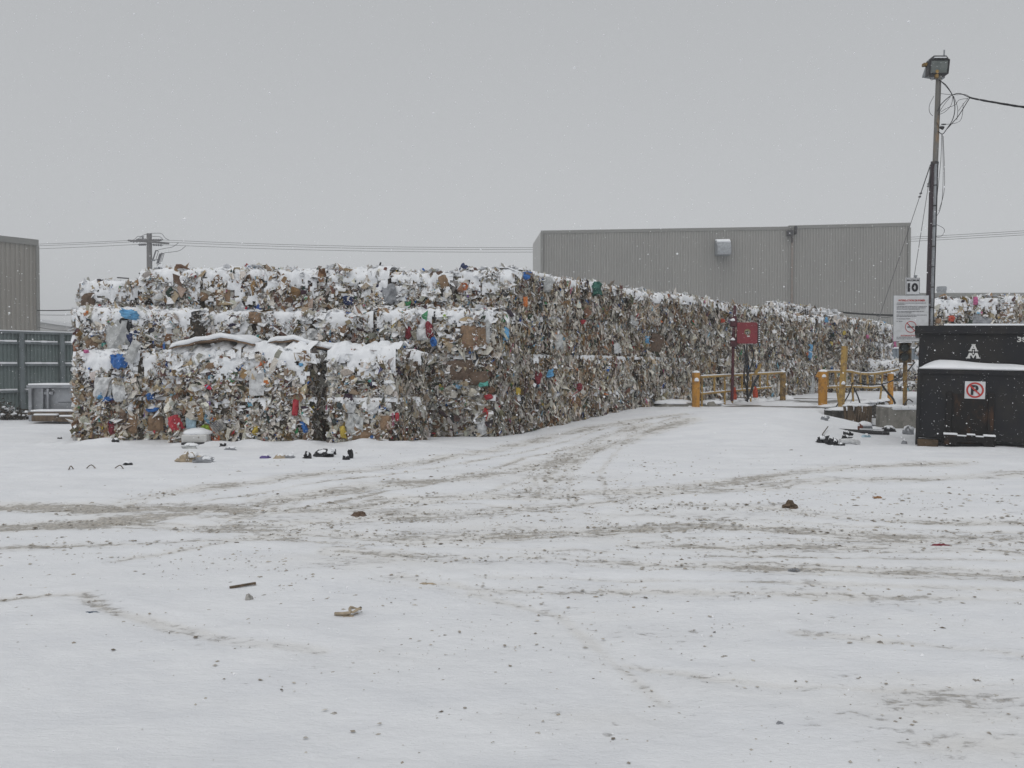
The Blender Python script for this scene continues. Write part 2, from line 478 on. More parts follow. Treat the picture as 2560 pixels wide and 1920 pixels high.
PAL = np.concatenate([[1.03, 1.0, .95]] * 8 + [[1., 1., 1.]] * 10).reshape(-1, 3) * np.array([
    (.66, .645, .61), (.38, .36, .335), (.48, .475, .455), (.42, .345, .25), (.25, .155, .085), (.125, .078, .048), (.05, .045, .045), (.31, .26, .20),
    (.03, .11, .36), (.20, .40, .55), (.38, .03, .04), (.52, .14, .04), (.52, .38, .06), (.06, .24, .09), (.08, .36, .32), (.48, .13, .25), (.16, .10, .28), (.02, .02, .022)])
W_FRONT = np.array([.25, .14, .12, .14, .12, .08, .05, .09, .011, .012, .008, .006, .006, .005, .004, .003, .003, .03]); W_FRONT /= W_FRONT.sum()
W_SIDE = np.array([.28, .18, .13, .19, .08, .06, .035, .10, .005, .006, .005, .004, .004, .003, .002, .002, .001, .03]); W_SIDE /= W_SIDE.sum()

W_CARD = np.zeros(18); W_CARD[[4, 5, 3, 7, 0]] = (.46, .26, .14, .10, .04)
W_PALE = np.zeros(18); W_PALE[[0, 1, 2, 3, 9]] = (.42, .20, .24, .12, .02)
W_DARK = np.zeros(18); W_DARK[[5, 6, 17, 1, 8, 7]] = (.32, .28, .14, .10, .06, .10)
def nrm(a): return a / (np.linalg.norm(a, axis=-1, keepdims=True) + 1e-9)

def face_pieces(rg, O, U, V, n, N, style, snow, size=1.0):
    """N crumpled scraps over the face O + u U + v V; returns verts, quads, colours"""
    O, U, V, n = (np.array(q, float) for q in (O, U, V, n))
    u = rg.uniform(-0.02, 1.02, N); v = rg.uniform(-0.01, 1.02, N)
    ph = rg.rand(4) * 6.28
    bulge = 0.045 * np.sin(3.1 * u * np.pi + ph[0]) * np.sin(2.3 * v * np.pi + ph[1]) + 0.03 * np.sin(7 * u + 5 * v + ph[2])
    lu, lv = np.linalg.norm(U), np.linalg.norm(V)
    cav = 0.17 * (vnoise(u * lu * 4.2 + ph[3] * 9, v * lv * 4.6 + ph[0] * 7) - .5) + 0.10 * (vnoise(u * lu * 10 + ph[1] * 9, v * lv * 11) - .5)
    bulge = bulge + (cav if style == 'front' else .55 * cav)
    eu = np.clip((np.abs(2 * u - 1) - 0.82) / 0.20, 0, 1); ev = np.clip((np.abs(2 * v - 1) - 0.80) / 0.22, 0, 1)
    off = bulge - 0.17 * eu ** 2 - 0.13 * ev ** 2 + rg.uniform(-0.02, 0.055, N) + 0.02
    base = O + u[:, None] * U + v[:, None] * V + off[:, None] * n
    t1 = nrm(U); t2 = nrm(V)
    if style == 'front':
        s = np.clip(np.exp(rg.normal(math.log(.034), .60, N)), .012, .15) * size
        asp = np.exp(rg.normal(0.48, .42, N)); ang = rg.normal(np.pi / 2, .75, N); tl = 0.72; up = 0.30
    elif style == 'top':
        s = np.clip(np.exp(rg.normal(math.log(.05), .5, N)), .02, .14) * size
        asp = np.exp(rg.normal(0.2, .4, N)); ang = rg.uniform(0, 6.28, N); tl = 0.9; up = 0.0
    else:
        s = np.clip(np.exp(rg.normal(math.log(.031), .55, N)), .012, .13) * size
        asp = np.exp(rg.normal(1.0, .42, N)); ang = rg.normal(np.pi / 2, .36, N); tl = 0.75; up = 0.12
    w = n + rg.normal(0, 1, (N, 3)) * tl * 0.55
    w[:, 2] += up * (0.4 + 1.2 * v) * rg.rand(N) * 1.6
    w = nrm(w)
    a1 = np.cos(ang)[:, None] * t1 + np.sin(ang)[:, None] * t2
    a1 = nrm(a1 - (a1 * w).sum(1, keepdims=True) * w)
    a2 = np.cross(w, a1)
    flat = np.zeros(N, bool)
    if style != 'top':
        nb = int(lu * lv * (3.0 if style == 'front' else 2.2)); flat[:nb] = True
        s[:nb] = rg.uniform(.06, .125, nb) * (1 if style == 'front' else .8); asp[:nb] = rg.uniform(.7, 1.7, nb)
        w[:nb] = nrm(n + rg.normal(0, .16, (nb, 3))); base[:nb] += n * .02
        a1[:nb] = nrm(a1[:nb] - (a1[:nb] * w[:nb]).sum(1, keepdims=True) * w[:nb]); a2 = np.cross(w, a1)
    sx = s * np.sqrt(asp); sy = s / np.sqrt(asp)
    gi = np.array([-1, 0, 1, -1, 0, 1, -1, 0, 1.]); gj = np.array([-1, -1, -1, 0, 0, 0, 1, 1, 1.])
    cr_ = 1 - (.12 + .3 * rg.rand(N, 9)) * (np.abs(gi * gj))[None]
    ri = cr_ * gi[None] * (1 + rg.uniform(-.45, .25, (N, 9))) + rg.uniform(-.15, .15, (N, 9))
    rj = cr_ * gj[None] * (1 + rg.uniform(-.45, .25, (N, 9))) + rg.uniform(-.15, .15, (N, 9))
    curl = rg.normal(0, .28, (N, 1)); wz = rg.normal(0, .33, (N, 9)) + curl * (gi ** 2)[None] + rg.normal(0, .25, (N, 1)) * (gj ** 2)[None]
    wz = np.where(flat[:, None], wz * .55, wz)
    Pt = base[:, None] + a1[:, None] * (ri * sx[:, None])[..., None] + a2[:, None] * (rj * sy[:, None])[..., None] + w[:, None] * (wz * np.minimum(sx, sy)[:, None])[..., None]
    q = np.array([[0, 1, 4, 3], [1, 2, 5, 4], [3, 4, 7, 6], [4, 5, 8, 7]])
    Q = (np.arange(N) * 9)[:, None, None] + q[None]
    wt = W_FRONT if style != 'side' else W_SIDE
    ci = rg.choice(len(PAL), N, p=wt)
    zone = vnoise(u * lu * 2.6 + ph[2] * 11, v * lv * 2.9 + ph[3] * 5)
    zc = rg.choice(len(PAL), N, p=W_CARD); zw = rg.choice(len(PAL), N, p=W_PALE); zd = rg.choice(len(PAL), N, p=W_DARK)
    sel = rg.rand(N) < .5
    ci = np.where((zone > .70) & sel, zc, np.where((zone < .36) & sel, zw, np.where((np.abs(zone - .5) < .05) & sel, zd, ci)))
    nbf = int(flat.sum()); ci[:nbf] = rg.choice([0, 2, 3, 4, 4, 4, 5, 1, 7], nbf)
    c = PAL[ci] * rg.uniform(.75, 1.2, (N, 1)) + rg.normal(0, .012, (N, 3))
    c = np.clip(c, .01, .8)
    cf = np.repeat(c[:, None], 4, 1) * rg.uniform(.88, 1.1, (N, 4, 1))
    alt = rg.rand(N, 4) < .07
    cf[alt] = PAL[rg.choice(len(PAL), alt.sum(), p=wt)]
    # snow lying on the scraps that face up
    A = Pt[:, q[:, 0]]; B = Pt[:, q[:, 1]]; C = Pt[:, q[:, 2]]; Dd = Pt[:, q[:, 3]]
    fn = nrm(np.cross(C - A, Dd - B))
    sgn = np.sign((fn * (n + np.array([0, 0, .25]))).sum(-1, keepdims=True)); fn = fn * sgn
    thr = (0.87 - snow * (0.35 + 0.45 * v))[:, None] + rg.uniform(-.12, .12, (N, 4))
    sm = fn[..., 2] > thr
    cf[sm] = np.array(SNOWC) * rg.uniform(.93, 1.0, (sm.sum(), 1))
    return Pt.reshape(-1, 3), Q.reshape(-1, 4), cf.reshape(-1, 3)

def snow_drape(rg, O, U, n, w, h, depth_vec, dlen, reach, amount, seed, mantle=0.0):
    """clumpy snow lying on the top edge and hanging down the face. Returns verts, quads"""
    nu = max(12, int(w / 0.034)); nt = max(4, int(min(dlen, .55) / 0.07)); nf = int(h * reach / 0.045)
    t1 = np.array(U) / np.linalg.norm(U); n = np.array(n); O = np.array(O, float); dv = np.array(depth_vec)
    rows = []; thick = []
    us = np.linspace(-0.01, 1.01, nu)
    path = []
    for k in range(nt + 1):
        a = 1 - k / nt
        path.append((dv * min(dlen, .55) * a * 1.0 + np.array([0, 0, 0.02 - 0.06 * (1 - a) ** 3]), np.array([0, 0, 1.0]), 0.0))
    for k in range(1, nf + 1):
        z = -k * 0.045
        inset = -0.11 * max(0, 1 - k / 4) ** 2
        nn = n + np.array([0, 0, 0.6 if k > 3 else 1.2]); nn = nn / np.linalg.norm(nn)
        path.append((n * (0.015 + inset + 0.05) + np.array([0, 0, z - 0.03]), nn, k / nf))
    V = []; T = []
    for k, (off, nn, f) in enumerate(path):
        wu = us * w; k_f = max(0, k - nt)
        q = .42 * fbm(wu * 3.0 + seed * 3.1, np.full(nu, k * 0.15) + seed * 1.7, 3) + .33 * vnoise(wu * 10 + seed, np.full(nu, k * .5 + seed)) + .25 * vnoise(wu * 21 + seed * 2, np.full(nu, k * .95 + seed))
        if f == 0: t = 0.02 + 0.20 * (q - 0.40) * amount + mantle * (.6 + 1.3 * (q - .3)) * min(1.0, .45 + .25 * (nt - k))
        else: t = (q - (0.385 + 0.31 * f ** 0.8 - (.22 if amount > 1.0 else .05) * math.exp(-k_f * .045 / .08)) + 0.13 * (amount - 1) - .022) * 0.30 - .05 * np.clip((np.abs(2 * us - 1) - .86) / .14, 0, 1) * (.4 + vnoise(wu * 0 + k * .45, np.full(nu, seed * 1.3)))
        t = np.minimum(t, 0.10 + mantle)
        pos = O + us[:, None] * np.array(U) + off + nn * np.maximum(t, -0.02)[:, None]
        V.append(pos); T.append(t)
    V = np.array(V); T = np.array(T); nr = len(path)
    idx = np.arange(nr * nu).reshape(nr, nu)
    Q = np.stack([idx[:-1, :-1], idx[1:, :-1], idx[1:, 1:], idx[:-1, 1:]], -1).reshape(-1, 4)
    tm = np.stack([T[:-1, :-1], T[1:, :-1], T[1:, 1:], T[:-1, 1:]], -1).max(-1).ravel()
    Q = Q[tm > 0.0]
    V = V.reshape(-1, 3)
    used, inv = np.unique(Q.ravel(), return_inverse=True)
    return V[used], inv.reshape(-1, 4)

BALES = []
ORD = ['first', 'second', 'third', 'fourth', 'fifth', 'sixth', 'seventh', 'eighth', 'ninth', 'tenth', 'eleventh', 'twelfth', 'thirteenth', 'fourteenth', 'fifteenth', 'sixteenth', 'seventeenth', 'eighteenth']
_bseed = [100]

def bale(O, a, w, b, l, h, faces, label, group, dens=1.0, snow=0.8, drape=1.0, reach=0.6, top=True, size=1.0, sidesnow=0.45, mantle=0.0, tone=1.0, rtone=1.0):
    """a: unit direction of the face seen, b: unit direction of the depth. faces: {'front':style, 'right':style, 'left':style}"""
    _bseed[0] += 1
    rg = np.random.RandomState(_bseed[0])
    O = np.array(O, float); a = np.array([*a, 0.]); b = np.array([*b, 0.])
    yw = rg.normal(0, .022); cw, sw = math.cos(yw), math.sin(yw)
    a = np.array([a[0] * cw - a[1] * sw, a[0] * sw + a[1] * cw, 0.])
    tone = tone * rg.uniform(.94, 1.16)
    nf = np.array([a[1], -a[0], 0]); nr_ = np.array([b[1], -b[0], 0])
    U = a * w; B = b * l; Z = np.array([0, 0, h])
    root = thing('waste_bale', label, 'bale', tuple(O), group)
    Vs, Qs, Cs = [], [], []; k = 0
    # packed core
    ins = 0.05
    c0 = O + (U + B) / 2
    cr = []
    for z in (0.0, h - ins):
        for su, sb in ((-1, -1), (1, -1), (1, 1), (-1, 1)):
            cr.append(c0 + U * (su * (.5 - ins / w)) + B * (sb * (.5 - ins / l)) + np.array([0, 0, z]))
    core = MB(); core.add(cr, [(3, 2, 1, 0), (4, 5, 6, 7), (0, 1, 5, 4), (1, 2, 6, 5), (2, 3, 7, 6), (3, 0, 4, 7)])
    core.build('packed_core', M_CORE, root)
    spec = []
    if 'front' in faces: spec.append((O, U, Z, nf, faces['front'], w * h, snow))
    if 'right' in faces: spec.append((O + U, B, Z, nr_, faces['right'], l * h, sidesnow))
    if 'left' in faces: spec.append((O + B, -B, Z, -nr_, faces['left'], l * h, snow))
    for (o_, u_, v_, n_, st, area, sn) in spec:
        N = int(area * (860 if st == 'front' else 1000) * dens / size ** 1.7)
        vv, qq, cc = face_pieces(rg, o_, u_, v_, n_, N, st, sn, size)
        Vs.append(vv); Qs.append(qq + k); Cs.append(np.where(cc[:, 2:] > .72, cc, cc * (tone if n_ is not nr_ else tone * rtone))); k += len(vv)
        BALES.append((root, o_, u_, v_, n_))
    if top:
        vv, qq, cc = face_pieces(rg, O + np.array([0, 0, h - .01]), U, B * min(1, .6 / l), np.array([0, 0, 1.]), int(w * min(l, .6) * 150 * dens), 'top', 0.9, size)
        Vs.append(vv); Qs.append(qq + k); Cs.append(cc); k += len(vv)
    V = np.concatenate(Vs) - O
    nq = sum(len(q) for q in Qs) // 4
    me = np_mesh('waste_scraps', V, np.concatenate(Qs), np.concatenate(Cs), smooth=np.repeat(rg.rand(nq) < .38, 4))
    link('waste_scraps', me, M_TRASH, root)
    if drape > 0:
        sv, sq = snow_drape(rg, O + np.array([0, 0, h]), U, nf, w, h, b, l, reach, drape, _bseed[0] % 97, mantle)
        parts_v = [sv]; parts_q = [sq]
        if 'right' in faces:
            sv2, sq2 = snow_drape(rg, O + U + np.array([0, 0, h]), B, nr_, l, h, -a, w, .25, drape * .8, _bseed[0] % 89 + 7)
            parts_v.append(sv2); parts_q.append(sq2 + len(sv))
        if len(sq):
            me = np_mesh('snow_cover', np.concatenate(parts_v) - O, np.concatenate(parts_q), smooth=True)
            link('snow_cover', me, M_SNOW, root)
    return root

E = (0.62, 0.7846); NI = (-0.7846, 0.62); XA = (1.0, 0.0)
GF = 'compressed waste bales stacked across the front of the long pile'
GW = 'compressed waste bales along the receding side of the long pile'
LH = 0.975
FENCE_END = 'from the fence end'

def jit(s): return random.uniform(-s, s)

# front row, two layers: near row of three, set-back pair at the fence end
row1 = [(-7.35, 1.55), (-5.74, 1.42), (-3.97, 1.45)]
names1 = ['first', 'second', 'third']
for lay in (0, 1):
    lw = 'ground' if lay == 0 else 'second'
    for i, (x0, w) in enumerate(row1):
        f = {'front': 'front', 'right': 'side'}
        if i == 0: f['left'] = 'front'
        bale((x0 + jit(.04), 18.1 + jit(.05) + .03 * lay, LH * lay), XA, w, E, 1.0, LH + (0 if lay == 0 else -.01), f,
             f'{names1[i]} bale of the three standing forward, {lw} layer', GF,
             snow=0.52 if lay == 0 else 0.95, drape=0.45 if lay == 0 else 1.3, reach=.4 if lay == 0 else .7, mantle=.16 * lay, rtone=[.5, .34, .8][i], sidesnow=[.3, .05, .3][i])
    for i, (x0, w) in enumerate([(-9.86, 1.5), (-8.32, 1.45)]):
        f = {'front': 'front'}
        if i == 0: f['left'] = 'front'
        bale((x0, 18.95 + jit(.05), LH * lay), XA, w, E, 1.3, LH, f,
             f'{["outermost bale beside the steel bin", "second bale from the steel bin"][i]}, {lw} layer', GF,
             snow=0.45 if lay == 0 else 0.85, drape=0.4 if lay == 0 else 1.25, reach=.4 if lay == 0 else .65)
    for i, (x0, w) in enumerate([(-3.55, 1.5), (-2.0, 1.6)]):
        f = {'front': 'front'}
        if i == 1: f['right'] = 'side'
        bale((x0, 19.72 + (.5 if i == 0 else 0), LH * lay), XA, w, E, 1.4 if i == 0 else 2.0, LH, f,
             f'{["bale hidden behind the gap of the forward row", "dark corner bale behind the forward row"][i]}, {lw} layer', GF,
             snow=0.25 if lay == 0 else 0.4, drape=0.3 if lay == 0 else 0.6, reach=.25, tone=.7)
# third layer
xs = np.linspace(-10.15, -0.38, 8)
for i in range(7):
    f = {'front': 'front'}
    if i == 0: f['left'] = 'front'
    if i == 6: f['right'] = 'side'
    bale((xs[i], 19.72 - (.25 if i < 2 else 0) + jit(.13), 2 * LH), XA, xs[i + 1] - xs[i] - .07, E, 1.95 if i == 6 else 1.4, LH + jit(.03), f,
         f'third layer front bale, {ORD[i]} {FENCE_END}', GF, snow=0.95, drape=1.25, reach=.75)
# top layer
xs = np.linspace(-10.4, 0.16, 8)
for i in range(7):
    f = {'front': 'front'}
    if i == 0: f['left'] = 'front'
    if i == 6: f['right'] = 'side'
    hh = [0.74, 1.0, 1.04, .98, 1.03, .95, 1.02][i]
    bale((xs[i], 20.2 + jit(.14), 3 * LH - (.02 if i == 0 else 0)), XA, xs[i + 1] - xs[i] - .07, E, 1.4, hh, f,
         f'top layer front bale, {ORD[i]} {FENCE_END}' + (', slumped low' if i == 0 else ''), GF, snow=0.9, drape=1.25, reach=.8)

# long side wall: columns of four
W0 = np.array([0.05, 20.15])
LAY = ['ground', 'second', 'third', 'top']
def wall_pt(t, off=0.0): return W0 + E2 * t + N2 * off
ncol = 15
for k in range(ncol):
    t0 = 1.42 + k * 1.415
    far = k / ncol
    for lay in range(4):
        sc = 1.0 - 0.035 * far
        p = wall_pt(t0, jit(.075) + (.06 if lay == 3 else 0))
        deep = 2.6 if (k >= 12 and lay == 3) else 1.2
        f = {'front': 'side'}
        hh = LH * sc * (1 + (jit(.07) if lay == 3 else 0))
        bale((p[0], p[1], LH * sc * lay), E, 1.37, NI, deep, hh, f,
             f'{LAY[lay]} layer side wall bale, {ORD[k]} from the front corner', GW,
             dens=1.0 - .3 * far, size=1.0 + .35 * far, snow=(.42 + .22 * far) if lay == 3 else (.30 + .28 * far), drape=1.45 if lay == 3 else (.62 if lay == 2 else .45),
             reach=.26 if lay == 3 else .2, top=lay == 3)

# second stack beyond the dark gap
for k in range(6):
    t0 = 23.9 + k * 1.52
    for lay in range(4):
        if k == 6 and lay == 3: continue
        p = wall_pt(t0, .25 + jit(.06))
        snowy = k >= 4
        f = {'front': 'front' if snowy else 'side'}
        if k == 0: f['left'] = 'front'
        bale((p[0], p[1], LH * lay), E, 1.48, NI, 1.3, LH + (jit(.03) if lay == 3 else 0), f,
             f'{LAY[lay]} layer bale beyond the dark gap, {ORD[k]} from the gap', 'compressed waste bales of the farther stack behind the yellow rails',
             dens=.6, size=1.4, snow=.9 if snowy else .35, drape=1.3 if snowy or lay == 3 else .4, reach=.7 if snowy else .25, top=lay == 3)
# single bales lying loose on top
for k in range(6):
    p = wall_pt(20.3 + k * 1.5, -1.3)
    bale((p[0], p[1], 3.80), E, 1.46, NI, .6, .62, {'front': 'front', **({'left': 'front'} if k == 0 else {})},
         f'snowy bale on top of the pile, {ORD[k]} of its short row', 'loose bales of the short row on top of the pile', dens=.65, size=1.35, snow=.95, drape=1.35, reach=.8)
# low row in front of the far fence
for k in range(4):
    for lay in (0, 1):
        bale((17.4 + 1.55 * k, 40.8 - .2 * k, .93 * lay), (0.992, -0.126), 1.5, (0.126, 0.992), 1.2, .93, {'front': 'front', **({'left': 'front'} if k == 0 else {})},
             f'low bale before the far fence, {["ground", "upper"][lay]} layer, {ORD[k]} along', 'low double row of bales before the far fence', dens=.6, size=1.4, snow=.55 + .4 * lay, drape=.4 + .9 * lay, reach=.4)
# pile behind the dumpster
for k in range(4):
    for lay in (2, 3):
        dark = k >= 2
        bale((14.8 + 1.53 * k, 30.2 - .12 * k + (.5 if lay == 3 and dark else 0), 1.03 * lay), (0.997, -0.078), 1.49, (.3, .954), 1.3, 1.03 + (.06 * (k - 1.5) if lay == 3 else 0),
             {'front': 'side' if dark else 'front', **({'left': 'front'} if k == 0 else {})},
             f'{["third", "top"][lay - 2]} layer bale showing above the black dumpster, {ORD[k]} from the lamp pole', 'compressed waste bales of the pile behind the dumpster',
             dens=.75, size=1.25, snow=.35 if dark else .95, drape=1.2 if lay == 3 else .5, reach=.3 if dark else .75)
    for lay in (0, 1):
        bale((14.8 + 1.53 * k, 30.2 - .12 * k, 1.03 * lay), (0.997, -0.078), 1.49, (.3, .954), 1.3, 1.03,
             {'front': 'side'}, f'{["ground", "second"][lay]} layer bale hidden behind the black dumpster', 'compressed waste bales of the pile behind the dumpster', dens=.6, size=1.6, snow=.4, drape=0, top=False)

# ---- single recognisable scraps caught in the bales
COLS = dict(white=(.60, .61, .62), sheet=(.46, .47, .47), card=(.235, .15, .088), darkcard=(.12, .078, .052), blue=(.03, .14, .42), lblue=(.36, .50, .58), sky=(.12, .34, .58), navy=(.02, .035, .11), red=(.40, .03, .045), dred=(.20, .018, .03),
            green=(.27, .40, .04), dgreen=(.02, .11, .085), teal=(.10, .38, .33), orange=(.55, .17, .04), yellow=(.50, .37, .06), pink=(.50, .11, .26), black=(.015, .015, .018), beige=(.40, .33, .24), grey=(.26, .27, .29), news=(.38, .37, .35), redorange=(.50, .07, .03), purple=(.11, .08, .24))
_pm = {}
def scrap(name, px, py, wp, hp, colr, ang=0.0, crum=.22, proud=.075, label=None, lines=False, seed=None):
    proud = proud + .045
    r = np.array(ray(px, py)); o = np.array([0, 0, CAMZ])
    best = None
    for (root, O, U, V, n) in BALES:
        den = r @ n
        if abs(den) < 1e-6: continue
        k = ((O - o) @ n) / den
        if k < 3: continue
        p = o + r * k
        u = (p - O) @ U / (U @ U); v = (p - O) @ V / (V @ V)
        if -.06 < u < 1.06 and -.06 < v < 1.1 and (best is None or k < best[0]): best = (k, root, n, U, p)
    if best is None: print('no bale for', name, px, py); return None
    k, root, n, U, p = best
    rg = np.random.RandomState(int(px * 7 + py) if seed is None else seed)
    mpp = k * r[1] / F
    t1 = nrm(U)
    fac = max(.35, abs(t1[0]) - .0)
    w = wp * mpp / (fac if fac < .9 else 1); h = hp * mpp
    t2 = np.array([0, 0, 1.])
    ca, sa = math.cos(ang), math.sin(ang)
    A = t1 * ca + t2 * sa; Bv = -t1 * sa + t2 * ca
    nn = 7
    g = np.linspace(-.5, .5, nn)
    gx, gy = np.meshgrid(g, g)
    edge = np.maximum(np.abs(gx), np.abs(gy)) / .5
    cor = (np.abs(gx) * np.abs(gy)) * 4
    wob = 1 - crum * .7 * cor * rg.rand(nn, nn) + rg.uniform(-crum * .28, crum * .16, (nn, nn)) * (edge > .9)
    zz = crum * rg.normal(0, .16, (nn, nn)) * min(w, h) + .35 * crum * min(w, h) * (np.sin(gx * 6 + rg.rand() * 6) * np.cos(gy * 5 + rg.rand() * 6)) - .05 * edge ** 3
    pts = p + n * proud + (gx * wob * w)[..., None] * A + (gy * wob * h)[..., None] * Bv + zz[..., None] * n
    front = pts.reshape(-1, 3); back = front - n * .012
    idx = np.arange(nn * nn).reshape(nn, nn)
    Q = np.stack([idx[:-1, :-1], idx[:-1, 1:], idx[1:, 1:], idx[1:, :-1]], -1).reshape(-1, 4)
    rim = list(idx[0, :]) + list(idx[1:, -1]) + list(idx[-1, -2::-1]) + list(idx[-2:0:-1, 0])
    RQ = [(rim[i], rim[(i + 1) % len(rim)], rim[(i + 1) % len(rim)] + nn * nn, rim[i] + nn * nn) for i in range(len(rim))]
    Qa = np.concatenate([Q, Q[:, ::-1] + nn * nn, np.array(RQ)])
    off = np.array(root.location)
    me = np_mesh(name, np.concatenate([front, back]) - off, Qa)
    c = COLS[colr]
    m = mat('scrap_' + colr, c, .6, tuple(q * .72 for q in c), 9.0, (.42, .62), .3, 24.0)
    ob = link(name, me, m, root)
    if label: ob['label'] = label
    if lines:
        mb = MB()
        for i in range(7):
            yy = .34 - i * .1
            ww = .72 if i else .5
            cc = Vector(p + n * (proud + .035) + Bv * (yy * h))
            mb.poly_prism([(-ww / 2 * w, -.02 * h), (ww / 2 * w, -.02 * h), (ww / 2 * w, (.025 if i else .08) * h), (-ww / 2 * w, (.025 if i else .08) * h)], cc, Vector(A), Vector(Bv), Vector(n), .004)
        mb.build('printed_lines', M_GREYINK, ob)
    return ob

S = scrap
S('plastic_sheet', 300, 850, 62, 105, 'sheet', .05, .35, .12, 'torn translucent white plastic sheet')
S('plastic_bag', 303, 903, 42, 40, 'blue', .1, .5, .14, 'bright blue plastic bag')
S('plastic_bag', 330, 787, 52, 26, 'sky', -.25, .55, .12, 'sky blue plastic bag')
S('plastic_bag', 340, 845, 36, 34, 'navy', .3, .5, .1)
S('black_strip', 320, 812, 22, 40, 'black', .5, .3, .1)
S('plastic_board', 340, 880, 24, 58, 'sheet', -.42, .06, .17, 'flat grey white plastic board')
S('cardboard_sheet', 232, 858, 34, 28, 'card', .1, .15)
S('pink_scrap', 219, 879, 14, 10, 'pink', 0, .5)
S('fabric_scrap', 264, 862, 15, 11, 'teal', 0, .5)
S('paper_sheet', 262, 970, 46, 58, 'white', .05, .3, .10, 'large crumpled white paper sheet')
S('paper_sheet', 303, 978, 34, 52, 'white', .2, .3, .11)
S('plastic_bag', 275, 996, 30, 18, 'blue', .2, .5)
S('plastic_bag', 253, 988, 22, 22, 'sky', .2, .5)
S('cardboard_sheet', 305, 1060, 34, 60, 'darkcard', .05, .15)
S('fabric_scrap', 283, 1070, 20, 44, 'dred', .05, .4)
S('cardboard_sheet', 335, 1058, 24, 50, 'card', -.05, .2)
S('cardboard_sheet', 392, 1057, 40, 40, 'card', .05, .12, .08)
S('plastic_bag', 385, 1024, 34, 12, 'blue', .15, .5)
S('fabric_scrap', 378, 990, 20, 18, 'blue', .5, .5)
S('dark_fabric', 440, 932, 22, 26, 'navy', .3, .5)
S('cardboard_sheet', 525, 915, 28, 16, 'card', .1, .2)
S('plastic_bag', 442, 1057, 34, 42, 'red', .4, .35, .1, 'bright red plastic bag')
S('plastic_sheet', 481, 1053, 26, 36, 'lblue', 0, .2, .1, 'pale blue plastic panel')
S('plastic_bag', 517, 1072, 24, 24, 'green', .2, .4, .1, 'lime green plastic bag')
S('newspaper', 549, 1066, 34, 32, 'news', .6, .15, .1, 'printed newspaper sheet', True)
S('fabric_scrap', 533, 1046, 17, 13, 'orange', 0, .5)
S('plastic_board', 645, 953, 38, 72, 'white', -.03, .10, .10, 'tall white ribbed plastic board')
S('plastic_bag', 668, 955, 16, 12, 'orange', 0, .5)
S('fabric_scrap', 706, 940, 18, 42, 'beige', .2, .4)
S('plastic_bag', 741, 1019, 16, 44, 'red', -.1, .35, .12, 'long red plastic bag hanging down')
S('plastic_bag', 755, 912, 13, 9, 'sky', 0, .5)
S('fabric_scrap', 762, 1066, 15, 34, 'blue', .4, .4)
S('plastic_bag', 640, 1076, 14, 28, 'yellow', -.3, .4)
S('plastic_bag', 860, 1080, 16, 34, 'yellow', .1, .45, .1)
S('cardboard_sheet', 966, 1056, 30, 36, 'card', .1, .12, .09)
S('cardboard_sheet', 905, 1080, 50, 44, 'card', .05, .25, .06)
S('plastic_sheet', 890, 1060, 46, 56, 'sheet', .1, .4, .09)
S('plastic_bag', 878, 1018, 30, 34, 'white', .2, .5, .1)
S('plastic_bag', 935, 1020, 28, 34, 'white', -.2, .5, .1)
S('paper_sheet', 974, 1014, 12, 14, 'white', .1, .2)
S('fabric_scrap', 994, 1042, 10, 24, 'red', 0, .4)
S('cardboard_sheet', 560, 745, 36, 44, 'card', .04, .15)
S('fabric_scrap', 873, 752, 30, 24, 'navy', 0, .4)
S('plastic_sheet', 975, 735, 36, 52, 'grey', .1, .3, .1, 'grey translucent plastic sheet')
S('cardboard_sheet', 1110, 705, 24, 34, 'card', .3, .2)
S('cardboard_sheet', 640, 795, 34, 30, 'card', 0, .2)
S('cardboard_sheet', 860, 826, 26, 24, 'card', .3, .2)
S('plastic_cup', 760, 852, 15, 15, 'yellow', 0, .3)
S('plastic_bag', 785, 838, 30, 34, 'white', 0, .4)
S('fabric_scrap', 1022, 832, 17, 34, 'dred', 0, .4, .1, 'burgundy cloth')
S('fabric_scrap', 1074, 826, 20, 44, 'dred', .1, .4, .1)
S('white_bucket', 1055, 836, 26, 30, 'white', .05, .15, .12, 'white plastic bucket')
S('plastic_bag', 1085, 855, 18, 24, 'blue', .3, .5, .12)
S('green_scrap', 1113, 793, 14, 14, 'green', 0, .5)
S('cardboard_sheet', 1172, 842, 42, 58, 'card', 0, .12, .09, 'large brown cardboard sheet')
S('cardboard_sheet', 1205, 838, 30, 62, 'card', 0, .12, .08)
S('cardboard_sheet', 1150, 925, 70, 50, 'darkcard', .08, .15, .08)
S('cardboard_sheet', 1195, 945, 50, 34, 'darkcard', .08, .15, .09)
S('plastic_bag', 1208, 960, 26, 14, 'teal', .1, .4, .1)
S('red_scrap', 1222, 992, 22, 14, 'red', .2, .4, .1)
S('plastic_sheet', 1203, 1056, 28, 62, 'white', .1, .3, .1, 'white plastic sheet')
S('plastic_bag', 1485, 722, 26, 36, 'dgreen', .1, .4, .1, 'dark green plastic bag')
S('cardboard_sheet', 1637, 858, 38, 46, 'darkcard', -.1, .12, .1, 'brown cardboard box panel')
S('plastic_sheet', 1362, 712, 24, 40, 'sheet', .1, .3, .1)
S('orange_scrap', 1305, 755, 10, 28, 'orange', .1, .4, .1)
S('plastic_bag', 1310, 690, 20, 22, 'blue', .2, .5, .1)
S('plastic_bag', 1337, 945, 16, 38, 'dred', 0, .4, .1)
S('plastic_bag', 1368, 934, 15, 20, 'sky', .2, .4, .1)
S('plastic_bag', 1440, 968, 14, 20, 'dred', .2, .4, .1)
S('yellow_scrap', 1287, 978, 11, 20, 'yellow', 0, .4, .1)
S('blue_scrap', 1258, 835, 12, 34, 'sky', 0, .4, .1)
S('red_scrap', 1449, 805, 10, 12, 'red', 0, .5, .1)
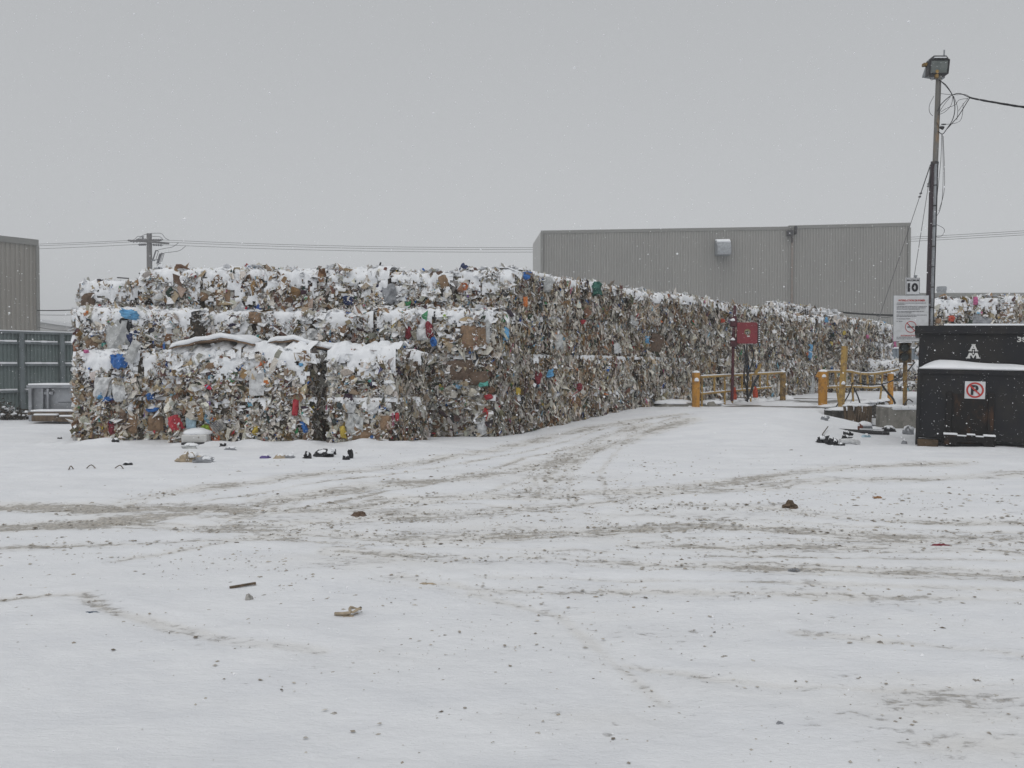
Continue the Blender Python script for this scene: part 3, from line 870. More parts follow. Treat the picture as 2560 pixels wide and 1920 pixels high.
S('paper_scrap', 1536, 870, 20, 28, 'white', .1, .3, .1)
S('plastic_sheet', 1390, 855, 18, 44, 'sheet', .05, .3, .1)
S('plastic_sheet', 1220, 830, 12, 60, 'sheet', .0, .3, .1)
S('plastic_bag', 1610, 850, 14, 20, 'sky', 0, .4, .1)
S('paper_scrap', 1578, 802, 26, 24, 'sheet', -.3, .3, .1)
S('red_scrap', 1724, 806, 9, 10, 'redorange', 0, .4, .1)
S('red_scrap', 1800, 802, 12, 12, 'redorange', 0, .4, .1)
S('plastic_bag', 2018, 878, 14, 38, 'sky', -.1, .35, .14, 'light blue plastic bag')
S('plastic_sheet', 2022, 968, 14, 60, 'sheet', -.15, .35, .14)
S('plastic_bag', 2058, 800, 10, 14, 'sky', 0, .4, .14)
S('yellow_scrap', 2103, 832, 10, 12, 'yellow', 0, .4, .14)
S('pink_scrap', 2162, 842, 12, 10, 'pink', 0, .4, .14)
S('pink_sheet', 2226, 850, 16, 40, 'pink', 0, .35, .2, 'pink plastic sheet hanging at the end')
S('pink_bag', 2433, 753, 11, 22, 'pink', 0, .4, .2, 'pink plastic bag')
S('red_bag', 2374, 797, 16, 16, 'redorange', 0, .4, .16, 'orange red plastic bag')
S('grey_sheet', 2450, 803, 44, 24, 'grey', -.3, .3, .16)
S('cardboard_box', 2341, 803, 14, 14, 'card', 0, .2, .16)
S('blue_scrap', 1900, 752, 12, 12, 'sky', 0, .4, .14) if False else None
S('orange_scrap', 222, 784, 20, 12, 'orange', .4, .5, .1)
S('cardboard_sheet', 224, 755, 34, 44, 'darkcard', .05, .15, .08)
S('cardboard_sheet', 512, 740, 24, 26, 'card', .3, .2, .08)
S('paper_sheet', 400, 745, 34, 18, 'white', .6, .15, .13)

# things sticking out of the top of the pile
def crumpled(mb, c, s, seed, crumple=.3, flat=-.35, rz=0.0):
    vs, fs = lump_mesh(c, s, seed, crumple, 14, 9, flat, rz); return mb.add(vs, fs)
def toprest(name, label, cat, px, py, s, colr, seed):
    p = P(px, py, 20.5)
    o = crumpled(MB(), p - Vector((0, 0, s[2] * .6)), s, seed, .35).build(name, mat('scrap_' + colr, COLS[colr], .5))
    return tag(o, label, cat)
toprest('plastic_bag', 'blue plastic bag lying on the snowy top of the pile', 'bag', 619, 682, (.30, .3, .26), 'blue', 5)
toprest('cloth_rag', 'dark blue rag on the pile top near its front corner', 'rag', 1160, 672, (.26, .2, .2), 'navy', 9)
toprest('plastic_bag', 'clear plastic bag puffed up on the pile top', 'bag', 1276, 678, (.32, .3, .22), 'sheet', 12)
mb = MB().tube([P(933, 700, 20.5), P(945, 676, 20.5), P(952, 656, 20.45)], .022, 6)
tag(mb.build('black_stick', M_BLACK), 'black stick poking up from the top of the pile', 'stick')
mb = MB().tube([P(348, 683, 20.6), P(366, 693, 20.5)], .018, 5)
tag(mb.build('wood_stick', M_STEELD), 'short dark stick lying on the snowy pile top', 'stick')
mb = MB().tube([P(293, 694, 20.5), P(322, 696, 20.5)], .015, 5)
tag(mb.build('thin_rod', M_STEELD), 'thin rod jutting out beside the slumped bale', 'rod')

# snow laden cardboard lying on the forward row
def slab(name, label, cat, cx0, cx1, d0, d1, z, prof, m, thick=.03, snow=.09, seed=3):
    root = thing(name, label, cat, ((cx0 + cx1) / 2, d0, z))
    rg = np.random.RandomState(seed)
    def sheet(lift, th, shrink):
        n1, n2 = 14, 6
        top = []; bot = []
        for i in range(n1):
            for j in range(n2):
                u = i / (n1 - 1); v = j / (n2 - 1)
                x = cx0 + (cx1 - cx0) * (shrink + u * (1 - 2 * shrink)); y = d0 + (d1 - d0) * v
                zz = z + np.interp(u, prof[0], prof[1]) + .04 * math.sin(3 * v + 5 * u) + rg.uniform(-.012, .012) + lift
                e = min(u, 1 - u, v + .15, 1 - v) * 8
                t = th * min(1, .25 + e) if lift else th
                top.append((x, y, zz + t)); bot.append((x, y, zz))
        fs = []
        for i in range(n1 - 1):
            for j in range(n2 - 1):
                a = i * n2 + j
                fs.append((a, a + n2, a + n2 + 1, a + 1)); fs.append(tuple(q + n1 * n2 for q in (a + 1, a + n2 + 1, a + n2, a)))
        rim = [i * n2 for i in range(n1)] + [(n1 - 1) * n2 + j for j in range(1, n2)] + [i * n2 + n2 - 1 for i in range(n1 - 2, -1, -1)] + [j for j in range(n2 - 2, 0, -1)]
        for i in range(len(rim)):
            a, b = rim[i], rim[(i + 1) % len(rim)]
            fs.append((a, b, b + n1 * n2, a + n1 * n2))
        return top + bot, fs
    MB().add(*sheet(0, thick, 0)).build('sheet', m, root)
    MB().add(*sheet(thick + .004, snow, .01)).build('snow_cover', M_SNOW, root, smooth=True)
    return root
M_CARD = mat('wet_cardboard', (.19, .12, .072), .85, (.10, .066, .044), 6.0, (.4, .62), .3, 22.0)
p0, p1 = P(432, 892, 18.2), P(640, 885, 18.2)
slab('cardboard_sheet', 'bent brown cardboard sheet under snow on the forward bales', 'cardboard', p0.x, p1.x, 18.0, 18.9, 1.99, ([0, .1, .2, .34, .5, .62, .72, .85, 1], [.02, .06, .05, .13, .17, .25, .24, .21, .14]), M_CARD, .03, .10, 3)
p0, p1 = P(660, 885, 18.3), P(850, 885, 18.3)
slab('cardboard_sheet', 'flat cardboard under snow over the second forward bale', 'cardboard', p0.x, p1.x, 18.3, 19.0, 1.97, ([0, .12, .25, .4, .6, .8, 1], [.12, .18, .16, .20, .12, .08, .05]), M_CARD, .03, .10, 4)
mb = MB()
for k in range(3):
    vs, fs = lump_mesh(P(925 + k * 28, 888, 18.7) + Vector((0, 0, -.02)), (.55, .5, .22 - .04 * k), 40 + k, .08, 16, 10, -.2); mb.add(vs, fs)
tag(mb.build('snow_heap', M_SNOW, smooth=True), 'rounded heap of snow on the third forward bale', 'snow heap')

exec_later = []
# ------------------------------------------------------------------ BUILDINGS
M_CLAD = mat('grey_cladding', (0.268, 0.263, 0.25), .65, (0.245, 0.241, 0.23), .35, (.35, .65), stretch=(1, 1, .3))
M_CLAD2 = mat('taupe_cladding', (0.25, 0.237, 0.215), .65, (0.235, 0.222, 0.20), .4, (.35, .65))
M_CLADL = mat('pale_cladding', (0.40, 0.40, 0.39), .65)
M_TRIM = mat('grey_trim', (0.20, 0.20, 0.19), .6)

def corrugated(mb, A, B, z0, z1, nrm2, pitch, depth, zslope=0.0):
    """ribbed sheet from A to B (2-D), facing nrm2"""
    A = np.array(A, float); B = np.array(B, float); L = np.linalg.norm(B - A); d = (B - A) / L; nn = np.array(nrm2)
    k = max(2, int(round(L / pitch))); p = L / k
    prof = []
    for i in range(k):
        for fr, dd in ((0, 0), (.30, 0), (.42, depth), (.88, depth)):
            prof.append(((i + fr) * p, dd))
    prof.append((L, 0))
    vs = []
    for s, dd in prof:
        q = A + d * s + nn * dd
        vs.append((q[0], q[1], z0)); vs.append((q[0], q[1], z1 + zslope * s))
    fs = [(2 * i, 2 * i + 2, 2 * i + 3, 2 * i + 1) for i in range(len(prof) - 1)]
    mb.add(vs, fs)

# large grey warehouse behind the pile
bl, brt = np.array([2.57, 75.0]), np.array([33.9, 71.8])
dv = (brt - bl) / np.linalg.norm(brt - bl); fnv = np.array([dv[1], -dv[0]])
wh = thing('warehouse', 'large grey ribbed warehouse rising behind the waste pile', 'warehouse', (18, 74, 0))
mb = MB(); corrugated(mb, bl, brt, 0, 13.6, fnv, .23, .055); mb.build('front_wall', M_CLAD, wh)
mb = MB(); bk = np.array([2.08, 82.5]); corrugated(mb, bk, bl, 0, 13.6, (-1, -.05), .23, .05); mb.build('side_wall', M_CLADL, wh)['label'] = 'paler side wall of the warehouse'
mb = MB(); br2 = brt + np.array([-.5, 7.5])
mb.add([(bl[0], bl[1], 13.55), (brt[0], brt[1], 13.55), (br2[0], br2[1], 13.5), (bk[0], bk[1], 13.5)], [(0, 1, 2, 3)])
mb.add([(brt[0] - .02, brt[1], 0), (br2[0], br2[1], 0), (br2[0], br2[1], 13.5), (brt[0] - .02, brt[1], 13.5)], [(0, 1, 2, 3)])
mb.build('roof', M_TRIM, wh)
mb = MB()
kx = bl + (brt - bl) * .68
for (a, b, za, zb) in ((bl, kx, 13.62, 13.62), (kx, brt, 13.70, 13.78)):
    a_ = a + fnv * .09; b_ = b + fnv * .09
    vs = [(a_[0], a_[1], za - .18), (b_[0], b_[1], zb - .18), (b_[0], b_[1], zb + .10), (a_[0], a_[1], za + .10)]
    bk_ = [(x - fnv[0] * .3, y - fnv[1] * .3, z) for x, y, z in vs]
    mb.add(vs + bk_, [(0, 1, 2, 3), (7, 6, 5, 4), (3, 2, 6, 7), (0, 4, 5, 1), (0, 3, 7, 4), (1, 5, 6, 2)])
mb.build('parapet_trim', M_TRIM, wh)
mb = MB()
for q in (brt + fnv * .12 - dv * .1, bl + fnv * .12 + dv * .1): mb.box((q[0], q[1], 6.75), (.22, .16, 13.4), math.atan2(dv[1], dv[0]))
mb.build('corner_trim', M_TRIM, wh)
# vent hood
c = P(1806, 630, 73.0); rz = math.atan2(dv[1], dv[0])
prof = [(0, 1.05), (-.45, 1.0), (-.8, .8), (-1.0, .45), (-1.05, 0), (-1.05, -.25), (0, -.25)]
O = Vector((c.x - .55 * dv[0] + fnv[0] * .0, c.y, c.z - .1))
mb = MB().poly_prism([(y, z) for y, z in prof], Vector((c.x - .58, 73.35, c.z - .05)), Vector((0, 1, 0)), VZ, Vector((dv[0], dv[1], 0)), 1.16)
hood = mb.build('vent_hood', M_GALV, wh)
mb = MB().poly_prism([(.0, 1.06), (-.45, 1.01), (-.8, .81), (-.86, .90), (-.45, 1.14), (0, 1.2)], Vector((c.x - .56, 73.35, c.z - .05)), Vector((0, 1, 0)), VZ, Vector((dv[0], dv[1], 0)), 1.12)
mb.build('snow_cover', M_SNOW, hood)
# broken lamp bracket near the roof edge with rust below
c = P(1975, 583, 72.4)
mb = MB().box(c, (.5, .5, .45), rz).box(c + Vector((.45, -.1, .25)), (.12, .5, .7), rz).box(c + Vector((.2, .1, -.55)), (.08, .3, .5), rz)
mb.build('wall_bracket', M_STEELD, wh)
mb = MB().box(P(1980, 690, 72.5) + Vector((0, -.02, 0)), (.16, .06, 7.4), rz)
mb.build('panel_joint', mat('stained_joint', (.22, .195, .175), .7, (.16, .12, .10), 2.0, (.4, .7)), wh)

# taupe building at the left edge
lb = thing('warehouse', 'taupe ribbed building rising behind the green fence', 'warehouse', (-40, 55, 0))
cR = np.array([-33.85, 60.0]); cL = cR - E2 * 22
mb = MB(); corrugated(mb, cL, cR, 0, 10.45, N2, .30, .06); mb.build('front_wall', M_CLAD2, lb)
mb = MB(); e2 = cR + np.array([-.7846, .62]) * 14
e1 = cL + np.array([-.7846, .62]) * 14
mb.add([(cR[0], cR[1], 0), (e2[0], e2[1], 0), (e2[0], e2[1], 10.4), (cR[0], cR[1], 10.4), (cL[0], cL[1], 10.4), (e1[0], e1[1], 10.4)], [(0, 1, 2, 3), (3, 2, 5, 4)])
mb.build('roof', M_TRIM, lb)
mb = MB(); a_ = cL + N2 * .1; b_ = cR + N2 * .1 + E2 * .05
mid = (a_ + b_) / 2
mb.box((mid[0], mid[1], 10.45), (22.1, .14, .42), math.atan2(E2[1], E2[0])); mb.build('roof_trim', M_TRIM, lb)
mb = MB().box((cR[0] + N2[0] * .12, cR[1] + N2[1] * .12, 5.1), (.2, .16, 10.2), math.atan2(E2[1], E2[0])); mb.build('corner_trim', M_TRIM, lb)

# far low gabled building on the left
fb = thing('gabled_building', 'pale low gabled building far beyond the fence', 'building', (-55, 105, 0))
a = P(60, 798, 105); b = P(230, 824, 105); apex = P(85, 803, 105)
vs = [(-75, 105, 0), (b.x, 105, 0), (b.x, 105, b.z), (apex.x, 105, apex.z), (-75, 105, a.z)]
mb = MB(); mb.add(vs + [(x, y + 20, z) for x, y, z in vs], [(0, 1, 2, 3, 4), (1, 6, 7, 2), (5, 0, 4, 9)])
mb.build('wall', mat('pale_render', (.34, .34, .335), .8), fb)
mb = MB()
for q, r_ in ((vs[2], vs[3]), (vs[3], vs[4])):
    mb.add([(q[0], 104.6, q[2]), (r_[0], 104.6, r_[2]), (r_[0], 125, r_[2]), (q[0], 125, q[2]), (q[0], 104.6, q[2] + .35), (r_[0], 104.6, r_[2] + .35), (r_[0], 125, r_[2] + .35), (q[0], 125, q[2] + .35)],
           [(0, 1, 5, 4), (4, 5, 6, 7), (0, 4, 7, 3), (1, 2, 6, 5), (2, 3, 7, 6)])
mb.build('roof', mat('snowy_roof', (.50, .51, .52), .8), fb)

# low building on the right
rb = thing('low_warehouse', 'long low grey building with roof vent behind the signs', 'warehouse', (55, 92, 0))
zl = P(2330, 735, 92).z; zr = P(2560, 732, 92).z
mb = MB(); corrugated(mb, (36.0, 92.4), (80, 91.0), 0, zl - .3, (-.03, -1), .42, .07); mb.build('wall', M_CLAD, rb)
mb = MB().box((58, 91.6, zl - .12), (44.2, .5, .42), math.atan2(-1.4, 44)); mb.build('roof_trim', M_TRIM, rb)
mb = MB().box((58, 100.3, zl - .05), (44, 16, .3), math.atan2(-1.4, 44)); mb.build('roof', M_SNOW, rb)
c = P(2354, 724, 97)
mb = MB()
for (z, rr, hh) in ((-.75, .5, 1.0), (-.1, .56, .35), (.22, .5, .12)):
    mb.tube([c + Vector((0, 0, z)), c + Vector((0, 0, z + hh))], rr, 14)
mb.build('roof_vent', M_GALV, rb)

# ------------------------------------------------------------------ FENCES
M_FENCE = mat('green_grey_sheet', (0.18, 0.215, 0.215), .6, (0.145, 0.18, 0.178), 1.2, (.35, .65))
M_FPOST = mat('fence_post_steel', (0.165, 0.19, 0.20), .6, (.13, .15, .16), 3.0, (.35, .65))
fz = 2.77
FA = np.array([-16.4, 26.9])
fen = thing('corrugated_fence', 'green grey corrugated fence with snow lined rails', 'fence', (FA[0], FA[1], 0))
t0, t1 = -6.0, 12.0
mb = MB(); corrugated(mb, FA + E2 * t0, FA + E2 * t1, -.1, fz, N2, .115, .028); mb.build('corrugated_panel', M_FENCE, fen)
ang = math.atan2(E2[1], E2[0])
midp = FA + E2 * (t0 + t1) / 2
RZ = [fz - .36, 1.70, .84]
posts = [.59 + 1.26 * k for k in range(-5, 9)]
for z in [fz - .02] + RZ:
    q = midp + N2 * .075
    MB().box((q[0], q[1], z), (t1 - t0, .09, .07), ang).build('rail', M_FPOST, fen)
for z in RZ:
    mb = MB()
    for ta in posts:
        q = FA + E2 * (ta + .63) + N2 * .09
        rgl = random.Random(int(ta * 10 + z * 7))
        for s in range(6):
            qq = FA + E2 * (ta + .12 + (s + .5) * .17) + N2 * .085
            mb.box((qq[0], qq[1], z + .035 + .028), (.172, .075, .05 + rgl.uniform(-.012, .012)), ang)
    mb.build('snow_strip', M_SNOW, fen)
mb = MB().box((midp[0] + N2[0] * .06, midp[1] + N2[1] * .06, fz + .035), (t1 - t0, .1, .03), ang); mb.build('snow_strip', M_SNOW, fen)
for ta in posts:
    q = FA + E2 * ta + N2 * .17
    MB().box((q[0], q[1], fz / 2 - .03), (.115, .10, fz + .02), ang).build('post', M_FPOST, fen)

ff = thing('corrugated_fence', 'pale blue grey corrugated fence glimpsed behind the traffic light', 'fence', (23, 50, 0))
mb = MB(); corrugated(mb, (20.5, 50.2), (34, 48.6), 0, 2.72, (-.12, -.99), .25, .06); mb.build('corrugated_panel', mat('pale_blue_sheet', (.20, .235, .27), .6), ff)
mb = MB().box((27.2, 49.35, 2.75), (13.6, .12, .08), math.atan2(-1.6, 13.5)); mb.build('snow_strip', M_SNOW, ff)

# ------------------------------------------------------------------ STEEL BIN, TIMBERS, WEEDS beside the pile
bx0, bx1, by = P(74, 1000, 25.2).x, P(215, 1000, 25.2).x, 25.2
bn = thing('steel_bin', 'grey steel bin with snow covered lid plate beside the fence', 'bin', ((bx0 + bx1) / 2, by, 0))
M_BIN = mat('grey_bin_steel', (0.30, 0.315, 0.34), .55, (0.23, 0.24, 0.255), 3.0, (.35, .65), metal=.15)
zt = P(100, 966, 25.2).z
MB().box(((bx0 + bx1) / 2, by + .43, zt / 2 + .02), (bx1 - bx0 - .2, .85, zt - .08), 0).build('body', M_BIN, bn, .01)
MB().box(((bx0 + bx1) / 2, by + .45, zt - .01), (bx1 - bx0 + .06, 1.1, .06)).build('lid_plate', M_BIN, bn)
mb = MB().box(((bx0 + bx1) / 2, by + .45, zt + .055), (bx1 - bx0 + .02, 1.06, .06)); mb.build('snow_cover', M_SNOW, bn, .02)
for px, wpx in ((80, 8), (110, 5), (124, 5)):
    x = P(px, 1000, 25.2).x
    MB().box((x, by - .02, zt / 2 - .03), (wpx * .012, .18, zt - .07)).build('upright', M_BIN, bn, .005)
MB().box(((P(86, 0, 25.2).x + P(124, 0, 25.2).x) / 2, by - .01, zt - .2), (.44, .1, .09)).build('cross_bar', M_BIN, bn)
MB().box(((P(140, 0, 25.2).x + bx1) / 2, by + .0, zt * .55), (bx1 - P(128, 0, 25.2).x, .02, .012)).build('panel_seam', M_STEELD, bn)
mb = MB().poly_prism([(0, 0), (.5, 0), (.42, -.35), (.12, -.5)], Vector((P(176, 968, 25.0).x, 25.0, zt - .02)), VX, VZ, VY, .03)
mb.build('snow_cover', M_SNOW, bn)
tm = thing('timber_stack', 'snow covered timbers lying before the steel bin', 'timber', (-13.4, 24.4, 0))
for i, (pa, pb, z, th) in enumerate((((86, 1068), (150, 1070), .06, .16), ((150, 1068), (200, 1068), .05, .13), ((84, 1056), (200, 1052), .24, .08))):
    a = P(pa[0], pa[1], 24.4 + .3 * (i == 2)); b = P(pb[0], pb[1], 24.4 + .3 * (i == 2))
    c = (a + b) / 2; c.z = z + th / 2
    MB().box(c, ((b - a).length, .3 + .3 * (i == 2), th), .03 * i).build('timber', M_WOOD, tm, .01)
    MB().box(c + Vector((0, .02, th / 2 + .03)), ((b - a).length * .92, .26 + .3 * (i == 2), .06), .03 * i).build('snow_cover', M_SNOW, tm, .02)

def weeds(name, label, px0, px1, d, n, hmax, seed):
    rg = random.Random(seed); mb = MB(); sn = MB()
    c = P((px0 + px1) / 2, 1050, d)
    root = thing(name, label, 'weeds', (c.x, d, 0))
    for i in range(n):
        x = P(rg.uniform(px0, px1), 1050, d).x; y = d + rg.uniform(-.35, .35); z = float(H(x, y)) - .02
        a = Vector((x, y, z)); l = rg.uniform(.15, hmax)
        b = a + Vector((rg.uniform(-.5, .5) * l, rg.uniform(-.3, .1) * l, l * rg.uniform(.4, 1)))
        m_ = a.lerp(b, .5) + Vector((0, 0, .1 * l))
        mb.tube([a, m_, b], .007, 3, False, .003)
        for k in range(3):
            q = a.lerp(b, rg.uniform(.3, 1)); e = Vector((rg.uniform(-1, 1), rg.uniform(-1, 1), rg.uniform(-.5, .7))) * .1
            mb.add([q, q + e, q + e + Vector((.02, .01, .04)), q + Vector((.01, 0, .03))], [(0, 1, 2, 3)])
        if rg.random() < .3:
            vs, fs = lump_mesh(m_, (.14, .12, .06), i + seed, .25, 8, 5); sn.add(vs, fs)
    mb.build('stems', mat('dry_stems', (.085, .068, .05), .9, (.05, .045, .038), 9.0), root)
    sn.build('snow_clumps', M_SNOW, root, smooth=True)
weeds('dry_weeds', 'tangle of dry brown weeds at the foot of the fence', -60, 30, 25.9, 190, .75, 4)
weeds('dry_weeds', 'small dry weeds between fence post and steel bin', 30, 78, 26.1, 90, .5, 8)

# ------------------------------------------------------------------ UTILITY POLE AND LINES (far)
ud = 92.0
up_ = P(373, 584, ud)
pole = thing('utility_pole', 'tall grey utility pole with crossarms behind the pile', 'utility pole', (up_.x, ud, 0))
M_POLE = mat('weathered_pole', (.15, .145, .145), .85, (.11, .105, .105), 2.0)
MB().tube([(up_.x, ud, 0), (up_.x, ud, up_.z)], .36, 12, True, .27).build('shaft', M_POLE, pole)
def pt(px, py, d=ud): return P(px, py, d)
MB().box(pt(374, 601), (2.2, .2, .22)).build('crossarm', M_POLE, pole)
MB().box(pt(372, 605, ud - .4), (4.2, .16, .16), .6).build('crossarm', M_POLE, pole)
M_INS = mat('porcelain', (.12, .12, .13), .4)
for (x0, y0, x1, y1) in ((379, 600, 408, 600), (380, 605, 390, 605), (379, 612, 408, 613), (340, 599, 369, 599), (326, 604, 366, 603), (345, 612, 367, 611)):
    mb = MB().tube([pt(x0, y0), pt(x1, y1)], .05, 5)
    for k in range(4):
        q = pt(x0, y0).lerp(pt(x1, y1), .2 + .2 * k); mb.tube([q - Vector((.05, 0, 0)), q + Vector((.05, 0, 0))], .13, 8)
    mb.build('insulator', M_INS, pole)
for px, py in ((375, 589), (357, 596)):
    c = pt(px, py); mb = MB().tube([c - Vector((0, 0, .35)), c + Vector((0, 0, .25))], .05, 6)
    for z in (0, .15): mb.tube([c + Vector((0, 0, z)), c + Vector((0, 0, z + .06))], .15, 8)
    mb.build('insulator', M_INS, pole)
for (x, y, k) in ((386, 638, 0), (400, 645, 1), (396, 647, 2)):
    c = pt(x, y, ud - .1 * k); mb = MB()
    a = Vector((.18, 0, .55)); b = Vector((.45, 0, .42))
    mb.tube([c - a, c + a], .075, 6); mb.tube([c + a, c + b], .05, 5); mb.tube([c + b, c + b - a * 1.5], .035, 5); mb.tube([c - a, c - a + Vector((.25, 0, -.05))], .05, 5)
    mb.build('cutout_switch', M_INS, pole)
MB().tube([pt(375, 654), pt(386, 650), pt(394, 649)], .07, 6).build('bracket', M_GALV, pole)
mb = MB()
for pts in (((345, 600), (350, 594), (358, 588), (373, 584), (388, 583), (404, 584), (412, 594), (424, 601)), ((326, 604), (338, 597), (345, 591), (357, 592)), ((380, 591), (400, 592), (407, 599)),
            ((446, 607), (432, 617), (412, 621), (395, 625), (386, 631)), ((464, 615), (450, 626), (430, 630), (412, 632), (401, 639)), ((393, 660), (392, 676), (386, 690))):
    mb.tube(bez(*[pt(*p) for p in pts], n=4), .03, 4, False)
mb.build('jumper_wires', M_WIRE, pole)
for i, (yl, yp, yp2, yr, yR) in enumerate(((605, 600, 600, 600, 563), (610, 604, 605, 607, 568), (619, 611, 612, 615, 573))):
    pts = sagline(P(-500, yl + 8, 100), P(345, yp, ud), .35) + [P(400, yp2, ud)] + sagline(P(408, yp2, ud), P(2900, yR - 10, 84), 1.6, 40)
    o = MB().tube(pts, .022, 4, False).build('power_line', M_WIRE)
    tag(o, f'{["upper", "middle", "lower"][i]} of three thin power lines running across the sky', 'power line', 'power lines on the utility pole')
o = MB().tube(sagline(P(93, 776, 59.7), P(330, 763, 44), .1), .035, 5, False).build('overhead_cable', M_BLACK); tag(o, 'dark cable between the taupe building and the pile', 'cable')
o = MB().tube(sagline(P(93, 787, 59.7), P(330, 778, 50), .1), .016, 4, False).build('overhead_cable', M_WIRE); tag(o, 'faint thin cable below the dark one over the fence', 'cable')
o = MB().tube(sagline(P(93, 817, 59.7), P(330, 795, 46), .45), .022, 4, False).build('overhead_cable', M_WIRE); tag(o, 'sagging thin cable just above the green fence', 'cable')
o = MB().tube(sagline(P(2060, 776, 46), P(2330, 787, 46), .12), .05, 5, False).build('overhead_cable', M_BLACK); tag(o, 'black cable crossing the warehouse wall towards the signs', 'cable')
o = MB().tube(sagline(P(2180, 783, 46), P(2240, 786, 46), .2), .02, 4, False).build('overhead_cable', M_WIRE); tag(o, 'thin drooping wire under the black cable near the signs', 'cable')

# ------------------------------------------------------------------ LAMP POLE
ld = 21.5
lp = thing('lamp_pole', 'tall lamp pole with floodlights behind the black dumpster', 'lamp pole', (P(2320, 900, ld).x, ld, 0))
def L(px, py, d=ld): return P(px, py, d)
base = Vector((L(2316, 1100).x, ld, -.1))
MB().tube([L(2338, 415), L(2347, 185)], .066, 10).build('upper_pipe', mat('rusty_pipe', (.155, .15, .14), .7, (.22, .15, .085), 6.0, (.52, .72), stretch=(1, 1, .3)), lp)
a, b = L(2335, 412), base
dirv = (a - b)
for name, off, w_, m_ in (('steel_channel', -.05, .06, mat('maroon_steel', (.035, .022, .028), .55)), ('steel_channel', .065, .035, M_BLACK)):
    mb = MB(); q = Vector((off, 0, 0))
    s = w_ / 2
    vs = [b + q + Vector((sx * s, sy * .06, 0)) for sx, sy in ((-1, -1), (1, -1), (1, 1), (-1, 1))] + [a + q + Vector((sx * s, sy * .06, 0)) for sx, sy in ((-1, -1), (1, -1), (1, 1), (-1, 1))]
    mb.add(vs, [(3, 2, 1, 0), (4, 5, 6, 7), (0, 1, 5, 4), (1, 2, 6, 5), (2, 3, 7, 6), (3, 0, 4, 7)]); mb.build(name, m_, lp)
cd = MB().tube([b + Vector((.015, -.07, 0)), a + Vector((.012, -.07, 0))], .034, 8).build('conduit', M_GALV, lp)
for k in range(9):
    q = b.lerp(a, .32 + .075 * k) + Vector((.014, -.07, 0)); MB().tube([q, q + Vector((0, 0, .03))], .04, 8).build('clamp', M_STEELD, lp)
MB().tube([L(2336, 413), L(2337, 405)], .10, 8).build('pipe_clamp', M_STEELD, lp)
# floodlight facing the yard
M_LENS = mat('dull_glass', (.13, .145, .14), .25, (.09, .105, .10), 5.0, (.4, .65))
fc = L(2350, 163, ld - .16)
fl = MB().poly_prism([(-.25, -.21), (.23, -.21), (.27, .17), (.2, .27), (-.12, .27), (-.23, .17)], fc + Vector((0, .06, 0)), VX, VZ, VY, .2).build('floodlight', M_STEELD, lp, .01)
MB().poly_prism([(-.215, -.175), (.20, -.175), (.235, .135), (-.195, .135)], fc + Vector((0, .045, 0)), VX, VZ, VY, .012).build('lens', M_LENS, fl)
mb = MB()
for (x0, z0, x1, z1) in ((-.235, -.195, .22, -.195), (-.215, .155, .255, .155), (-.235, -.195, -.215, .155), (.22, -.195, .255, .155)):
    mb.tube([fc + Vector((x0, .04, z0)), fc + Vector((x1, .04, z1))], .022, 5)
mb.build('lens_frame', M_BLACK, fl)
MB().box(fc + Vector((.02, .06, .205)), (.30, .1, .02)).build('snow_cover', M_SNOW, fl)
MB().tube([fc + Vector((.15, .1, .26)), fc + Vector((.155, .1, .42))], .018, 6).build('photocell', M_GALV, fl)
fc2 = L(2337, 168, ld + .12)
f2 = MB().poly_prism([(-.24, -.2), (.26, -.28), (.28, -.2), (.2, .2), (-.1, .24)], fc2, VX, VZ, VY, .2).build('floodlight', M_GALV, lp, .01)
f2['label'] = 'second floodlight turned away behind the front one'
MB().box(fc2 + Vector((-.27, -.05, .04)), (.12, .12, .07)).build('hinge_box', M_YELD, f2)
MB().tube([L(2341, 195, ld - .09), L(2342, 176, ld - .09)], .05, 8).build('lamp_bracket', M_YELD, lp)
# hanging cables on the pole
cb = MB()
CAB = [((2347, 200), (2364, 212), (2378, 232), (2385, 250), (2387, 275), (2381, 300), (2367, 322), (2356, 335), (2345, 328)), ((2347, 198), (2370, 222), (2382, 240)),
       ((2352, 234), (2370, 236), (2390, 237), (2412, 236), (2424, 242)), ((2344, 278), (2352, 262), (2368, 246), (2382, 237), (2400, 234), (2424, 244)), ((2346, 284), (2360, 262), (2376, 242)),
       ((2424, 245), (2410, 268), (2396, 290), (2384, 304), (2368, 322)), ((2420, 246), (2407, 262), (2396, 278)), ((2345, 287), (2362, 280), (2378, 262), (2382, 240)),
       ((2408, 258), (2406, 285), (2400, 302), (2384, 309), (2362, 311)), ((2346, 190), (2330, 200), (2325, 194)), ((2335, 240), (2324, 262), (2324, 280), (2332, 290)),
       ((2350, 205), (2350, 240), (2349, 300)), ((2341, 306), (2350, 318), (2358, 316)), ((2356, 336), (2357, 370), (2358, 430), (2356, 490), (2350, 525), (2338, 545)),
       ((2354, 336), (2352, 400), (2344, 480), (2340, 540)), ((2358, 340), (2361, 420), (2360, 480), (2346, 530)), ((2338, 560), (2360, 572), (2356, 588), (2342, 592), (2338, 580)), ((2352, 280), (2368, 270), (2388, 262), (2398, 250), (2420, 246)),
       ((2384, 240), (2394, 270), (2392, 300))]
for i, pts in enumerate(CAB):
    cb.tube(bez(*[L(x, y, ld - .08 - .01 * (i % 4)) for x, y in pts], n=6), .011 if i in (0, 3, 5) else .006, 5, False)
cb.box(L(2355, 319, ld - .1), (.09, .06, .07), 0, 0, .5).box(L(2359, 311, ld - .1), (.1, .04, .025))
o = cb.build('looped_cables', M_BLACK); tag(o, 'tangle of black cables looped at the top of the lamp pole', 'cables')
mb = MB()
